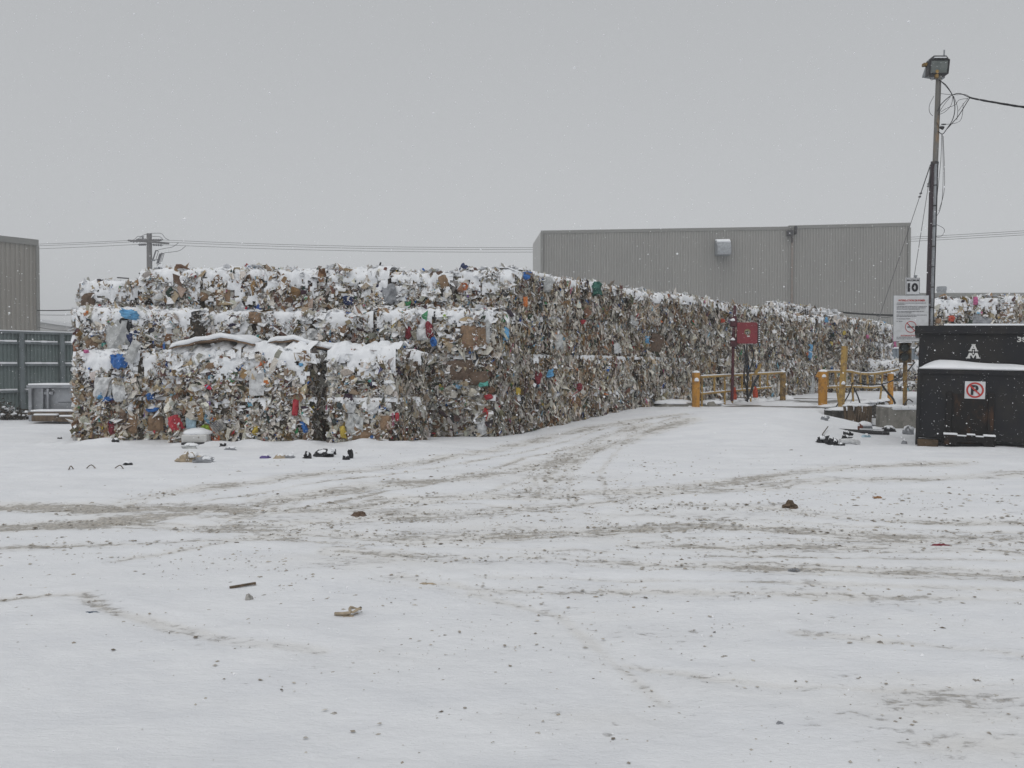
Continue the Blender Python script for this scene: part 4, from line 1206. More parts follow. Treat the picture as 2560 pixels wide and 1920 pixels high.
for k in range(4):
    mb.tube([p + Vector((0, .015 * math.sin(i + k * 2), .012 * math.cos(i * 1.3 + k * 1.6))) for i, p in enumerate(sagline(L(2424, 244, ld - .08), P(2700, 282, 20.0), .05))], .014, 5, False)
tag(mb.build('overhead_cable', M_BLACK), 'thick black cable bundle running from the lamp pole out of view', 'cable')
for i, (x1, y1, d1) in enumerate(((2196, 800, 24.5), (2284, 700, 21.6))):
    mid = [(2308, 470), (2316, 478)][i]
    a = L(2326 + 3 * i, 412); b = P(x1, y1, d1)
    end = b + (b - a) * (1.0 if i == 0 else .3)
    if i == 0: end = a + (end - a) * min(1.0, (a.z - 0.3) / (a.z - end.z))
    mb = MB().tube([a, b, end], .008, 5, False)
    c = a.lerp(b, .17); mb.tube([a, c], .014, 6)
    for q in (.165, .185): mb.box(a.lerp(b, q), (.05, .05, .035))
    tag(mb.build('guy_wire', M_WIRE), ['slanting guy wire from lamp pole down to the far bales', 'steep guy wire from lamp pole down behind the speed sign'][i], 'wire', 'guy wires of the lamp pole')

# ------------------------------------------------------------------ SIGNS
sd = 21.38
sg = thing('speed_sign', 'white speed sign reading MAXIMUM 10', 'sign', (P(2282, 900, sd).x, sd, P(0, 737, sd).z))
a, b = P(2264, 737, sd), P(2300, 694, sd); c = (a + b) / 2; w, h = b.x - a.x, b.z - a.z
MB().box((c.x, sd + .012, c.z), (w, .02, h)).build('sign_panel', M_WHITE, sg, .004)
mb = MB()
for (cx, cz, sx, sz) in ((0, h / 2 - .012, w - .02, .007), (0, -h / 2 + .012, w - .02, .007), (-w / 2 + .012, 0, .007, h - .03), (w / 2 - .012, 0, .007, h - .03)):
    mb.box((c.x + cx, sd - .002, c.z + cz), (sx, .006, sz))
mb.build('border', M_GREYINK, sg)
text('lettering', 'MAXIMUM', Vector((c.x, sd - .004, c.z + h * .345)), VX, VZ, .052, M_INK, sg, w * .84, .02)
text('number', '10', Vector((c.x, sd - .004, c.z - h * .07)), VX, VZ, .225, M_INK, sg, w * .74, .05)
MB().tube([Vector((c.x + .07, sd + .02, c.z + h / 2 - .02)), Vector((c.x + .08, sd + .02, c.z + h / 2 + .06))], .02, 6, True, .045).build('bracket', M_GALV, sg)
MB().box((c.x + .03, sd + .06, c.z - h * .7), (.06, .05, h * 1.2)).build('post', M_GALV, sg)

sg = thing('notice_sign', 'tall white no smoking notice board headed INTERDICTION DE FUMER', 'sign', (P(2280, 900, sd).x, sd, 0))
a, b = P(2234, 853, sd), P(2322, 739, sd); c = (a + b) / 2; w, h = b.x - a.x, b.z - a.z
MB().box((c.x, sd + .016, c.z), (w, .025, h)).build('sign_panel', M_WHITE, sg, .006)
MB().box((c.x, sd + .018, c.z), (w + .02, .012, h + .02)).build('frame', M_GALV, sg)
kx = w / 88.0; kz = h / 114.0
def sp(px, py): return Vector((a.x + (px - 2234) * kx, sd - .002, b.z - (py - 739) * kz))
text('heading', 'INTERDICTION DE FUMER', sp(2279, 751), VX, VZ, 4.6 * kz, M_REDINK, sg, 67 * kx, .035)
text('heading', 'INTERDICTION', sp(2272, 839), VX, VZ, 3.2 * kz, M_REDINK, sg, 40 * kx, .03)
mb = MB(); rgt = random.Random(5)
for y, x1 in ((757.5, 2315), (761, 2262), (766, 2317), (769.5, 2315), (772.8, 2299), (778.5, 2309), (782, 2279), (787.5, 2317), (791, 2291), (797, 2275), (803, 2255), (843, 2300), (847, 2300)):
    x = 2241.0
    while x < x1:
        l = min(rgt.uniform(2, 7.5), x1 - x + .5)
        mb.box(sp(x + l / 2, y), (l * kx, .004, 1.15 * kz)); x += l + 1.1
mb.build('faded_small_print', M_GREYINK, sg)
def ring(mb, c, r0, r1, n=40, X=VX, Y=VZ, dep=.004, a0=0.0, a1=6.2832):
    Z = X.cross(Y).normalized(); vs = []; fs = []
    for i in range(n + 1):
        t = a0 + (a1 - a0) * i / n
        for r in (r0, r1): vs.append(c + (X * math.cos(t) + Y * math.sin(t)) * r + Z * dep)
    fs = [(2 * i, 2 * i + 1, 2 * i + 3, 2 * i + 2) for i in range(n)]
    mb.add(vs, fs)
mb = MB(); cc = sp(2277, 817); rr = 14.5 * kx
mb2 = MB().box(cc + Vector((.0, -.001, -.005)), (17 * kx, .004, 2.6 * kz)); mb2.build('cigarette_mark', M_INK, sg)
ring(mb, cc, rr * .9, rr)
mb.box(cc + Vector((0, -.005, 0)), (rr * 1.9, .003, rr * .13), 0, 0, R(45)); mb.build('prohibition_ring', M_REDINK, sg)
text('sign_code', 'T1', sp(2305, 807), VX, VZ, 4 * kz, M_GREYINK, sg) if False else None
for dz in (-.3, .35):
    MB().box((c.x + .25, sd + .055, c.z + dz), (.5, .05, .05)).build('bracket_arm', M_GALV, sg)

# ------------------------------------------------------------------ RED PANEL SIGN
rd = 26.4
q = P(1833, 1000, rd)
rs = thing('red_sign', 'dark red post carrying a square red panel with round emblem', 'sign', (q.x, rd, .3))
M_RED = mat('red_paint', (.225, .028, .038), .5, (.18, .024, .034), 4.0, (.35, .65))
M_DRED = mat('maroon_paint', (.075, .012, .02), .55, (.05, .01, .016), 4.0)
MB().tube([P(1830, 1003, rd), P(1833.5, 850, rd), P(1837.5, 764, rd)], .048, 8).build('post', M_DRED, rs)
for z0 in (805, 855): MB().box((P(1833.5, z0, rd).x, rd, P(0, z0, rd).z), (.19, .17, .30)).build('clamp', M_DRED, rs, .01)
for z0 in (803, 851):
    mb = MB(); vs, fs = lump_mesh(P(1832, z0, rd - .05), (.16, .14, .09), z0, .2, 8, 6); mb.add(vs, fs); mb.build('snow_clump', M_SNOW, rs, smooth=True)
for z0 in (808, 855): MB().box(((P(1838, z0, rd).x + P(1846, z0, rd).x) / 2, rd, P(0, z0, rd).z), (.2, .08, .06)).build('bracket', M_DRED, rs)
a, b = P(1843, 859, rd - .12), P(1894, 806, rd - .12); c = (a + b) / 2; w, h = b.x - a.x, b.z - a.z
cut = .04
pn = MB().poly_prism([(-w / 2 + cut, -h / 2), (w / 2 - cut, -h / 2), (w / 2, -h / 2 + cut), (w / 2, h / 2 - cut), (w / 2 - cut, h / 2), (-w / 2 + cut, h / 2), (-w / 2, h / 2 - cut), (-w / 2, -h / 2 + cut)], c, VX, VZ, VY, .10).build('red_panel', M_RED, rs)
er = .095; ec = c + Vector((.0, -.003, .03))
mb = MB(); ring(mb, ec, er * .9, er * 1.03, 28); mb.build('emblem_ring', mat('worn_gold', (.28, .20, .10), .5), pn)
ring_m = MB(); ring(ring_m, ec, 0.0, er * .88, 20, dep=.003, a0=math.pi, a1=2 * math.pi); ring_m.build('emblem_field', mat('emblem_grey', (.10, .10, .09), .6), pn)
ring_m = MB(); ring(ring_m, ec, 0.0, er * .88, 20, dep=.003, a0=0, a1=math.pi); ring_m.build('emblem_field', mat('emblem_gold', (.20, .18, .09), .6), pn)
mb = MB().poly_prism([(-.05, .02), (.05, .02), (.06, -.01), (.03, -.06), (0, -.085), (-.03, -.06), (-.06, -.01)], ec + Vector((0, -.004, -.0)), VX, VZ, -VY, .002); mb.build('emblem_shield', mat('emblem_pale', (.34, .33, .30), .6), pn)
mb = MB().box(ec + Vector((0, -.008, -.045)), (.025, .002, .05)).box(ec + Vector((-.02, -.008, .012)), (.09, .002, .03)); mb.build('emblem_figure', M_INK, pn)
MB().box(c + Vector((.03, -.004, -.1)), (.085, .006, .04)).build('label_plate', M_DECAL, pn)
ed = MB().box((b.x + .07, rd - .02, c.z - .02), (.05, .16, h * .92)).build('black_edge_strip', M_BLACK, rs)
mb = MB()
for k in range(9):
    vs, fs = lump_mesh((b.x + .055, rd - .11, c.z - h * .42 + k * h * .1), (.05, .04, .028), k, .3, 7, 5); mb.add(vs, fs)
mb.build('snow_clumps', M_SNOW, ed)
o = MB()
for pts in (((1867, 860), (1868, 900), (1868, 950), (1869, 1005)), ((1876, 860), (1884, 885), (1878, 915), (1870, 940), (1868, 990)), ((1860, 862), (1864, 900), (1860, 940), (1868, 980)), ((1897, 938), (1884, 960), (1874, 990), (1864, 1002))):
    o.tube(bez(*[P(x, y, rd + .02) for x, y in pts], n=5), .025 if pts[0][0] != 1897 else .04, 6, False)
tag(o.build('black_cables', M_BLACK), 'black cables hanging down behind the yellow rail under the red panel', 'cables')
o = MB().tube([P(1888, 935, 26.9), P(1902, 910, 26.9)], .05, 6).build('yellow_plank', M_YEL2); tag(o, 'yellow strip leaning against the bales by the red sign', 'strip')
for px, py, cc, sz in ((1889, 980, 'redorange', (.14, .12, .32)), (1837, 985, 'redorange', (.12, .1, .34))):
    p = P(px, py, 26.7); o = crumpled(MB(), p - Vector((0, 0, .18)), sz, px, .25).build('plastic_container', mat('scrap_' + cc, COLS[cc]))
    tag(o, 'bright red plastic container seen through the near yellow rail' if px == 1889 else 'faded red plastic container at the foot of the red sign', 'container')

# ------------------------------------------------------------------ TRUCK SCALE, RAILS, POSTS
sc_ = thing('truck_scale', 'raised wet grey weighbridge deck between yellow guard rails', 'truck scale', (ENT[0], ENT[1], 0))
eV = Vector((E2[0], E2[1], 0)); nV = Vector((N2[0], N2[1], 0)); e0 = Vector((ENT[0], ENT[1], 0))
M_DECK = mat('wet_deck', (.17, .165, .16), .35, (.30, .30, .30), 1.5, (.45, .7), .2, 20.0)
mb = MB().poly_prism([(-1.72, -.9), (1.62, .9), (1.62, 8.0), (-1.72, 8.0)], e0 + Vector((0, 0, .33)), nV, eV, VZ, .115); mb.build('deck', M_DECK, sc_)
mb = MB().poly_prism([(1.35, .75), (1.72, .95), (1.72, 8.1), (1.35, 8.1)], e0 + Vector((0, 0, -.1)), nV, eV, VZ, .40); mb.build('side_beam', M_CONCD, sc_)
mb = MB()
rg = random.Random(3)
for k in range(16):
    t = 1.2 + k * .42
    vs, fs = lump_mesh(e0 + nV * (1.62 + rg.uniform(-.1, .05)) + eV * t + Vector((0, 0, .44)), (.5, .6, .09), k + 60, .12, 10, 6, -.1); mb.add(vs, fs)
for k in range(22):
    t = -1.0 + k * .36
    vs, fs = lump_mesh(e0 - nV * (1.62 + rg.uniform(-.25, .35)) + eV * t + Vector((0, 0, .38)), (rg.uniform(.3, .6), .5, rg.uniform(.08, .2)), k + 90, .16, 10, 6, -.1); mb.add(vs, fs)
mb.build('snow_ridge', M_SNOW, sc_, smooth=True)

GR = 'yellow guard rails along the truck scale'
def rail_pt(near, far, t, z): p = near.lerp(far, t); return Vector((p.x, p.y, z))
nl, fl_ = Vector((P(1740, 970, 25).x, 25.0, 0)), Vector((P(1957, 970, 30).x, 30.0, 0))
gl = thing('guard_rail', 'straight yellow pipe guard rail in front of the red sign', 'guard rail', nl, GR)
def gpost(parent, p, z0, z1, r, m):
    o = MB().tube([Vector((p.x, p.y, z0)), Vector((p.x, p.y, z1))], r, 14).build('post', m, parent, smooth=False)
    vs, fs = lump_mesh((p.x, p.y, z1 - .01), (r * 2.05, r * 2.05, .07), 5, .04, 12, 7, 0); MB().add(vs, fs).build('snow_cap', M_SNOW, o, smooth=True)
    return o
gpost(gl, nl, .1, 1.47, .115, M_YEL)
mb = MB(); vs, fs = lump_mesh((nl.x - .01, nl.y - .125, 1.21), (.14, .07, .11), 3, .1, 8, 6, -.3); mb.add(vs, fs); mb.build('snow_clump', M_SNOW, gl)
gpost(gl, fl_, .3, 1.45, .10, M_YELD)
MB().tube([rail_pt(nl, fl_, .05, 1.33), rail_pt(nl, fl_, 1, 1.42)], .035, 8).build('top_rail', M_YEL2, gl)
MB().tube([rail_pt(nl, fl_, .05, .82), rail_pt(nl, fl_, .84, .92)], .032, 8).build('mid_rail', M_YEL2, gl)
MB().tube([rail_pt(nl, fl_, .05, 1.372), rail_pt(nl, fl_, 1, 1.462)], .022, 6).build('snow_line', M_SNOW, gl)
MB().tube([rail_pt(nl, fl_, .05, .855), rail_pt(nl, fl_, .84, .955)], .02, 6).build('snow_line', M_SNOW, gl)
def t_of(near, far, px):
    k = (px - 1280) / F
    dx, dy = far.x - near.x, far.y - near.y
    return (k * near.y - near.x) / (dx - k * dy)
for px, low in ((1755, 1), (1786, 0), (1812, 1), (1831, 1), (1855, 0), (1877, 1), (1900, 0), (1919, 0)):
    t = t_of(nl, fl_, px)
    MB().tube([rail_pt(nl, fl_, t, 1.33 + .09 * t), rail_pt(nl, fl_, t, .3 if low else .82 + .1 * t)], .033, 7).build('baluster', M_YEL2, gl)
nr2, fr2 = Vector((P(2057, 970, 25).x, 25.0, 0)), Vector((P(2226, 970, 30).x, 30.0, 0))
gr = thing('guard_rail', 'bent yellow guard rail beside the traffic light', 'guard rail', nr2, GR)
gpost(gr, nr2, .1, 1.50, .13, M_YEL)
mb = MB(); vs, fs = lump_mesh((nr2.x - .02, nr2.y - .14, 1.33), (.13, .07, .09), 3, .1, 8, 6, -.3); mb.add(vs, fs); mb.build('snow_clump', M_SNOW, gr)
MB().box((nr2.x - .1, nr2.y - .02, 1.38), (.18, .1, .16), 0, 0, .5).build('bent_plate', M_YEL, gr)
gpost(gr, fr2, .3, 1.40, .10, M_YEL)
def RP(px, py): 
    t = t_of(nr2, fr2, px); d = nr2.y + (fr2.y - nr2.y) * t; return P(px, py, d)
MB().tube(bez(*[RP(x, y) for x, y in ((2066, 929), (2100, 929), (2125, 929), (2150, 934), (2180, 935), (2205, 932), (2225, 929), (2246, 924))], n=4), .035, 8).build('top_rail', M_YEL2, gr)
MB().tube(bez(*[RP(x, y - 3.2) for x, y in ((2066, 929), (2100, 929), (2125, 929), (2150, 934), (2180, 935), (2205, 932), (2225, 929), (2246, 924))], n=4), .021, 6).build('snow_line', M_SNOW, gr)
MB().tube(bez(*[RP(x, y) for x, y in ((2066, 969), (2105, 967), (2140, 967), (2180, 969), (2210, 966))], n=4), .032, 8).build('mid_rail', M_YEL2, gr)
MB().tube(bez(*[RP(x, y - 3) for x, y in ((2066, 969), (2105, 967), (2140, 967), (2180, 969), (2210, 966))], n=4), .02, 6).build('snow_line', M_SNOW, gr)
for pts in (((2069, 930), (2070, 972)), ((2088, 930), (2092, 970), (2098, 1012)), ((2131, 930), (2131, 968), (2134, 1018)), ((2150, 934), (2152, 967)), ((2168, 935), (2170, 968)), ((2187, 934), (2186, 962)), ((2206, 932), (2204, 968), (2200, 1000))):
    MB().tube([RP(x, y) for x, y in pts], .033, 7).build('baluster', M_YEL2, gr)
# leaning yellow post
a, b = G(2102, 1030), P(2112, 866, 24.1); a = P(2101, 1030, 24.0)
ypost = thing('yellow_post', 'leaning square yellow post standing alone before the bent rail', 'post', (a.x, a.y, .2))
mb = MB(); mb.tube([a - Vector((0, 0, .25)), b], .092, 4); mb.build('shaft', M_YEL2, ypost)
vs, fs = lump_mesh(a.lerp(b, .42) + Vector((-.01, -.10, 0)), (.12, .07, .09), 4, .1, 8, 6, -.3); MB().add(vs, fs).build('snow_clump', M_SNOW, ypost)
MB().tube([P(2086, 1024, 24.2), P(2098, 1005, 24.1), P(2101, 990, 24.05)], .02, 6).build('brace', M_STEELD, ypost)
# dark hoses and bars among the rails
for i, (pts, r_, d, lab) in enumerate((
    (((2287, 905), (2262, 935), (2230, 952), (2205, 960), (2170, 962), (2140, 955)), .02, 24.5, 'black hose sagging from the dumpster across the bent rail'),
    (((2205, 962), (2218, 980), (2232, 996), (2238, 1010)), .03, 25.0, 'short dark bar slanting down beside the far rail post'),
    (((2132, 956), (2122, 985), (2106, 1012)), .018, 24.3, 'dark rod leaning down towards the yellow post'),
    (((2134, 968), (2146, 995), (2154, 1026)), .02, 24.2, 'dark rod leaning over the wooden boards'),
    (((2282, 1005), (2272, 998), (2266, 1004), (2262, 1015), (2274, 1020), (2284, 1014)), .015, 22.4, 'coiled thin black cable on the concrete block'),
    (((2248, 905), (2247, 915), (2252, 925), (2247, 935), (2250, 945)), .008, 23.0, 'thin loose wire dangling below the traffic light'))):
    o = MB().tube(bez(*[P(x, y, d) for x, y in pts], n=5), r_, 6).build(['black_hose', 'dark_bar', 'dark_rod', 'dark_rod', 'cable_coil', 'loose_wire'][i], M_BLACK); tag(o, lab, ['hose', 'bar', 'rod', 'rod', 'cable', 'wire'][i])
# concrete kerb left of the near post
a, b = P(1632, 1030, 25.2), P(1732, 1030, 25.2)
kb = thing('concrete_kerb', 'rounded concrete kerb block under snow beside the near yellow post', 'kerb', ((a.x + b.x) / 2, 25.3, .2))
mb = MB().poly_prism([(-.05, 0), (1.2, 0), (1.2, .33), (.9, .36), (.35, .34), (.08, .22)], Vector((a.x, 25.1, .22)), VX, VZ, VY, .5); mb.build('block', M_CONC, kb, .02)
mb = MB(); vs, fs = lump_mesh((a.x + .68, 25.35, .52), (1.25, .62, .14), 5, .07, 16, 8, -.1); mb.add(vs, fs); mb.build('snow_cover', M_SNOW, kb, smooth=True)
a = P(1748, 1020, 25.6)
kb = thing('concrete_kerb', 'broken concrete lump just inside the near yellow post', 'kerb', (a.x + .3, 25.6, .2))
mb = MB(); vs, fs = lump_mesh((a.x + .35, 25.6, .25), (.75, .5, .34), 6, .12, 10, 7, -.2); mb.add(vs, fs); mb.build('block', M_CONC, kb)
mb = MB(); vs, fs = lump_mesh((a.x + .38, 25.68, .50), (.8, .5, .13), 7, .15, 12, 7, -.1); mb.add(vs, fs); mb.build('snow_cover', M_SNOW, kb, smooth=True)
# wooden boards against the pit
wb = thing('board_bundle', 'short dark wooden boards standing on end below the bent rail', 'boards', (P(2143, 1050, 23.2).x, 23.2, 0))
rg = random.Random(8)
x = P(2112, 1050, 23.2).x
while x < P(2172, 1050, 23.2).x:
    w = rg.uniform(.05, .13); MB().box((x + w / 2, 23.2 + rg.uniform(-.04, .06), .32), (w * .9, .05, rg.uniform(.44, .52)), rg.uniform(-.2, .2), rg.uniform(-.1, .05), rg.uniform(-.12, .12)).build('board', M_WOOD, wb); x += w
mb = MB()
for k in range(6):
    vs, fs = lump_mesh((P(2118 + k * 10, 1020, 23.25).x, 23.3, .54), (.2, .2, .07), k, .15, 9, 6, -.1); mb.add(vs, fs)
mb.build('snow_cover', M_SNOW, wb, smooth=True)
a = P(2076, 1028, 23.7)
lg = thing('concrete_ledge', 'low dark concrete ledge beside the snow mound', 'ledge', (a.x + .4, 23.7, 0))
MB().poly_prism([(0, 0), (.95, 0), (.95, .33), (.6, .38), (0, .38)], Vector((a.x, 23.5, .03)), VX, VZ, VY, .7).build('block', M_CONCD, lg, .02)
mb = MB(); vs, fs = lump_mesh((a.x + .42, 23.85, .40), (1.0, .7, .1), 5, .1, 12, 7, -.1); mb.add(vs, fs); mb.build('snow_cover', M_SNOW, lg, smooth=True)
a = P(2210, 1040, 24.2)
rk = thing('rubble_heap', 'dark frozen rubble heap between boards and concrete block', 'rubble', (a.x, 24.2, 0))
mb = MB()
for k in range(5):
    vs, fs = lump_mesh((P(2178 + k * 11, 1040, 24.2).x, 24.2 + .1 * (k % 2), .05), (.42, .45, .40 + .06 * (k % 3)), k + 20, .2, 10, 7, -.2); mb.add(vs, fs)
mb.build('rubble', M_CONCD, rk)
mb = MB()
for k in range(6):
    vs, fs = lump_mesh((P(2174 + k * 10, 1060, 23.5).x, 23.4 - .1 * (k % 3), .03), (.4, .35, .16), k + 30, .25, 11, 7, -.2); mb.add(vs, fs)
mb.build('snow_cover', M_SNOW, rk, smooth=True)

# ------------------------------------------------------------------ CONCRETE BLOCK AND TRAFFIC LIGHT
a = P(2223, 1068, 22.2)
cbk = thing('concrete_block', 'grey concrete block carrying the traffic light', 'concrete block', (a.x + .7, 22.6, 0))
MB().box((a.x + .7, 22.62, .27), (1.4, .84, .56)).build('block', M_CONC, cbk, .015)
mb = MB().box((a.x + .7, 22.64, .575), (1.38, .8, .05)); mb.build('snow_cover', M_SNOW, cbk, .02)
mb = MB()
for k in range(4):
    vs, fs = lump_mesh((a.x + .2 + k * .22, 22.2, .50), (.26, .05, .10 - .02 * (k % 2)), k, .15, 10, 6, -.5); mb.add(vs, fs)
mb.build('snow_cover', M_SNOW, cbk, smooth=True)
vs, fs = lump_mesh((P(2255, 1070, 21.9).x, 21.95, -.03), (.55, .5, .26), 5, .07, 14, 8, -.1)
tl = thing('traffic_light', 'dirty two lens traffic light on a yellow post', 'traffic light', (P(2262, 1010, 22.7).x, 22.7, .55))
tx = P(2262, 1010, 22.7).x
MB().tube([Vector((tx, 22.7, .5)), Vector((tx, 22.7, P(0, 905, 22.7).z))], .055, 10).build('post', M_YELD, tl)
zt, zb = P(0, 857, 22.7).z, P(0, 907, 22.7).z
hs = MB().box((tx, 22.68, (zt + zb) / 2), (.30, .24, zt - zb)).build('housing', mat('grimy_housing', (.075, .055, .035), .7, (.19, .125, .05), 9.0, (.48, .62)), tl, .015)
for z, m_ in ((zt - .14, M_BLACK), (zb + .15, M_BLACK)):
    vz = MB()
    n = 12; vs = []; fs = []
    for k in range(n + 1):
        t = math.pi * (-.1 + 1.2 * k / n)
        for (r_, yy) in ((.115, 22.56), (.125, 22.38 + .05 * abs(math.cos(t)))):
            vs.append((tx + math.cos(t) * r_, yy, z + math.sin(t) * r_))
    fs = [(2 * k, 2 * k + 1, 2 * k + 3, 2 * k + 2) for k in range(n)]
    vz.add(vs, fs); vz.build('visor', m_, hs)
    MB().tube([Vector((tx, 22.555, z)), Vector((tx, 22.53, z))], .1, 16).build('lens', mat('dark_lens', (.02, .03, .028), .25), hs)
vs, fs = lump_mesh((tx, 22.62, zt - .005), (.34, .34, .07), 3, .05, 12, 7, -.05); MB().add(vs, fs).build('snow_cap', M_SNOW, tl, smooth=True)
MB().tube([Vector((tx + .14, 22.5, zt - .15)), Vector((tx + .32, 22.45, zt + .22))], .018, 6).build('tie_rod', M_DECAL, tl)
tl.rotation_euler = (0, 0, R(-30))

# ------------------------------------------------------------------ ROLL-OFF CONTAINER
yaw = -R(26)
cx0, cy0 = P(2289, 1118, 17.3).x, 17.3
tilt = R(1.2)
MC = Matrix.Translation((cx0, cy0, 0)) @ Matrix.Rotation(yaw, 4, 'Z') @ Matrix.Rotation(tilt, 4, 'Y')
CX = (MC.to_3x3() @ VX).normalized(); CZ = (MC.to_3x3() @ VZ).normalized(); CYv = (MC.to_3x3() @ VY).normalized()
ct = thing('waste_container', 'black steel waste container with white emblem and no parking sign', 'container', (cx0 + 1, cy0 + .8, 0))
M_CONT = mat('black_container_paint', (.0105, .011, .014), .6, (.02, .018, .017), 2.2, (.4, .68), .5, 2.6, spec=.25, stretch=(1, 1, .6))
M_RUST = mat('rusty_black_paint', (.013, .012, .012), .75, (.055, .028, .016), 5.0, (.48, .70), .4, 9.0, spec=.2, stretch=(1, 1, .45))
Wc, Lc, Hc = 2.42, 3.0, 2.5
zl = 1.60
MB().box((Wc / 2, .32 + Lc / 2, (zl + Hc) / 2), (Wc, Lc, Hc - zl), M=MC).build('upper_body', M_CONT, ct, .01)
MB().box((Wc / 2, Lc / 2 + .03, zl / 2 + .10), (Wc + .02, Lc + .3, zl - .2), M=MC).build('lower_body', M_CONT, ct, .01)
mb = MB()
mb.box((Wc / 2, .30, Hc - .085), (Wc + .10, .14, .17), M=MC).box((-.04, .3 + Lc / 2, Hc - .085), (.1, Lc, .17), M=MC)
mb.build('top_rim', M_CONT, ct, .01)
MB().box((Wc / 2 + .25, .30, Hc + .02), (Wc - .4, .12, .035), M=MC).build('snow_strip', M_SNOW, ct)
# snow heaped on the ledge
n1 = 26; vs = []; fs = []
hprof = ([0, .06, .14, .3, .5, .7, 1], [.0, .10, .17, .165, .13, .115, .03])
for i in range(n1):
    u = i / (n1 - 1)
    hh = float(np.interp(u, *hprof)) * (1 + .06 * math.sin(9 * u))
    x = .02 + u * (Wc - .04)
    for (y, z) in ((-.115, zl + .004), (-.10, zl + .035 + hh * .12), (.05, zl + .02 + hh * .55), (.20, zl + .02 + hh * .95), (.318, zl + .02 + hh), (.318, zl + .004)):
        vs.append(MC @ Vector((x, y, z)))
for i in range(n1 - 1):
    for k in range(6):
        a_ = i * 6 + k; b_ = i * 6 + (k + 1) % 6; fs.append((a_, b_, b_ + 6, a_ + 6))
fs += [tuple(range(6)), tuple(range((n1 - 1) * 6, n1 * 6))]
MB().add(vs, fs).build('snow_ledge', M_SNOW, ct, smooth=True)
FY = -.123                       # plane of the lower front
for x in (.58, 1.32):
    MB().box((x, FY - .03, .62), (.10, .07, 1.05), M=MC).build('upright', M_RUST, ct, .008)
MB().box((.95, FY - .004, .62), (.63, .012, 1.0), M=MC).build('front_plate', M_RUST, ct)
MB().box((Wc / 2, FY - .02, zl - .05), (Wc, .04, .08), M=MC).build('ledge_lip', M_CONT, ct)
MB().box((.02, FY - .02, .8), (.06, .05, 1.5), M=MC).build('corner_post', M_CONT, ct)
hk = MB().box((.95, FY - .16, .22), (.8, .12, .12), M=MC).box((.62, FY - .12, .2), (.24, .22, .2), M=MC).box((1.30, FY - .12, .2), (.2, .22, .2), M=MC).box((.98, FY - .19, .26), (.16, .1, .1), M=MC).build('hook_bar', M_RUST, ct, .012)
mb = MB().box((.95, FY - .16, .292), (.76, .10, .025), M=MC).box((.62, FY - .12, .315), (.25, .2, .035), M=MC).box((1.30, FY - .12, .315), (.21, .2, .035), M=MC).box((.98, FY - .19, .325), (.15, .09, .03), M=MC)
mb.build('snow_cover', M_SNOW, hk, .008)
MB().box((.22, FY + .04, .07), (.38, .3, .2), M=MC).build('wooden_block', mat('old_timber', (.085, .055, .03), .85, (.05, .035, .022), 9.0), ct, .01)
MB().box((1.24, FY + .2, .05), (1.9, .3, .14), M=MC).build('skid', M_STEELD, ct)
def cp(x, z, y=FY): return MC @ Vector((x, y, z))
# emblem A over I over M, number, no parking sign
ux, uy = 1.10, .315
def cpu(x, z): return MC @ Vector((x, .32, z))
def glyph(polys, name):
    mb = MB()
    for pl in polys: mb.poly_prism([(p[0] * .72, p[1] * .84) for p in pl], cpu(1.0, 1.98) - CYv * .004, CX, CZ, -CYv, .003)
    mb.build(name, M_DECAL, ct)
ez = .0
glyph([[(-.032, .165), (.032, .165), (.098, .02), (.052, .02), (0, .12), (-.052, .02), (-.098, .02)], [(-.042, .058), (.042, .058), (.036, .088), (-.036, .088)],
       [(-.120, .0), (-.036, .0), (-.036, .026), (-.120, .026)], [(.036, .0), (.120, .0), (.120, .026), (.036, .026)], [(-.05, .155), (.05, .155), (.05, .172), (-.05, .172)]], 'emblem_letter')
glyph([[(-.018, .03), (.018, .03), (.018, .01), (.008, .01), (.008, -.045), (.018, -.045), (.018, -.065), (-.018, -.065), (-.018, -.045), (-.008, -.045), (-.008, .01), (-.018, .01)]], 'emblem_letter')
glyph([[(-.105, -.04), (-.048, -.04), (0, -.115), (.048, -.04), (.105, -.04), (.155, -.155), (.085, -.155), (.062, -.085), (0, -.172), (-.062, -.085), (-.085, -.155), (-.155, -.155)],
       [(-.18, -.175), (-.07, -.175), (-.07, -.150), (-.18, -.150)], [(.07, -.175), (.18, -.175), (.18, -.150), (.07, -.150)]], 'emblem_letter')
text('number', '39', cpu(1.845, 2.225) - CYv * .001, CX, CZ, .105, M_DECAL, ct, .17, .03, .004)
pz = 1.20; pxx = 1.03
npk = MB().box((pxx, FY - .012, pz), (.36, .015, .345), M=MC).build('no_parking_sign', M_WHITE, ct, .003)
text('letter', 'P', cp(pxx - .005, pz, FY - .022), CX, CZ, .20, M_INK, npk, .135, .04, .002)
mb = MB(); ring(mb, cp(pxx, pz, FY - .026), .122, .155, 40, CX, CZ, .001)
q = cp(pxx, pz, FY - .029)
ca = math.cos(R(45))
X45 = (CX * ca - CZ * ca); Y45 = (CX * ca + CZ * ca)
mb.poly_prism([(-.14, -.015), (.14, -.015), (.14, .015), (-.14, .015)], q, X45, Y45, -CYv, .002)
mb.build('prohibition_ring', M_REDINK, npk)
# wire mesh and ledge bits on top
mb = MB(); rg = random.Random(2)
for k in range(14):
    a = MC @ Vector((1.42 + k * .045, .5 + rg.uniform(-.1, .1), Hc + rg.uniform(0, .03))); b = a + Vector((rg.uniform(-.16, .16), rg.uniform(-.1, .1), rg.uniform(.03, .13)))
    m_ = a.lerp(b, .5) + Vector((0, 0, .05)); mb.tube([a, m_, b], .008, 4, False)
tag(mb.build('wire_mesh', M_GALV), 'crumpled wire mesh sticking out of the top of the container', 'wire mesh')

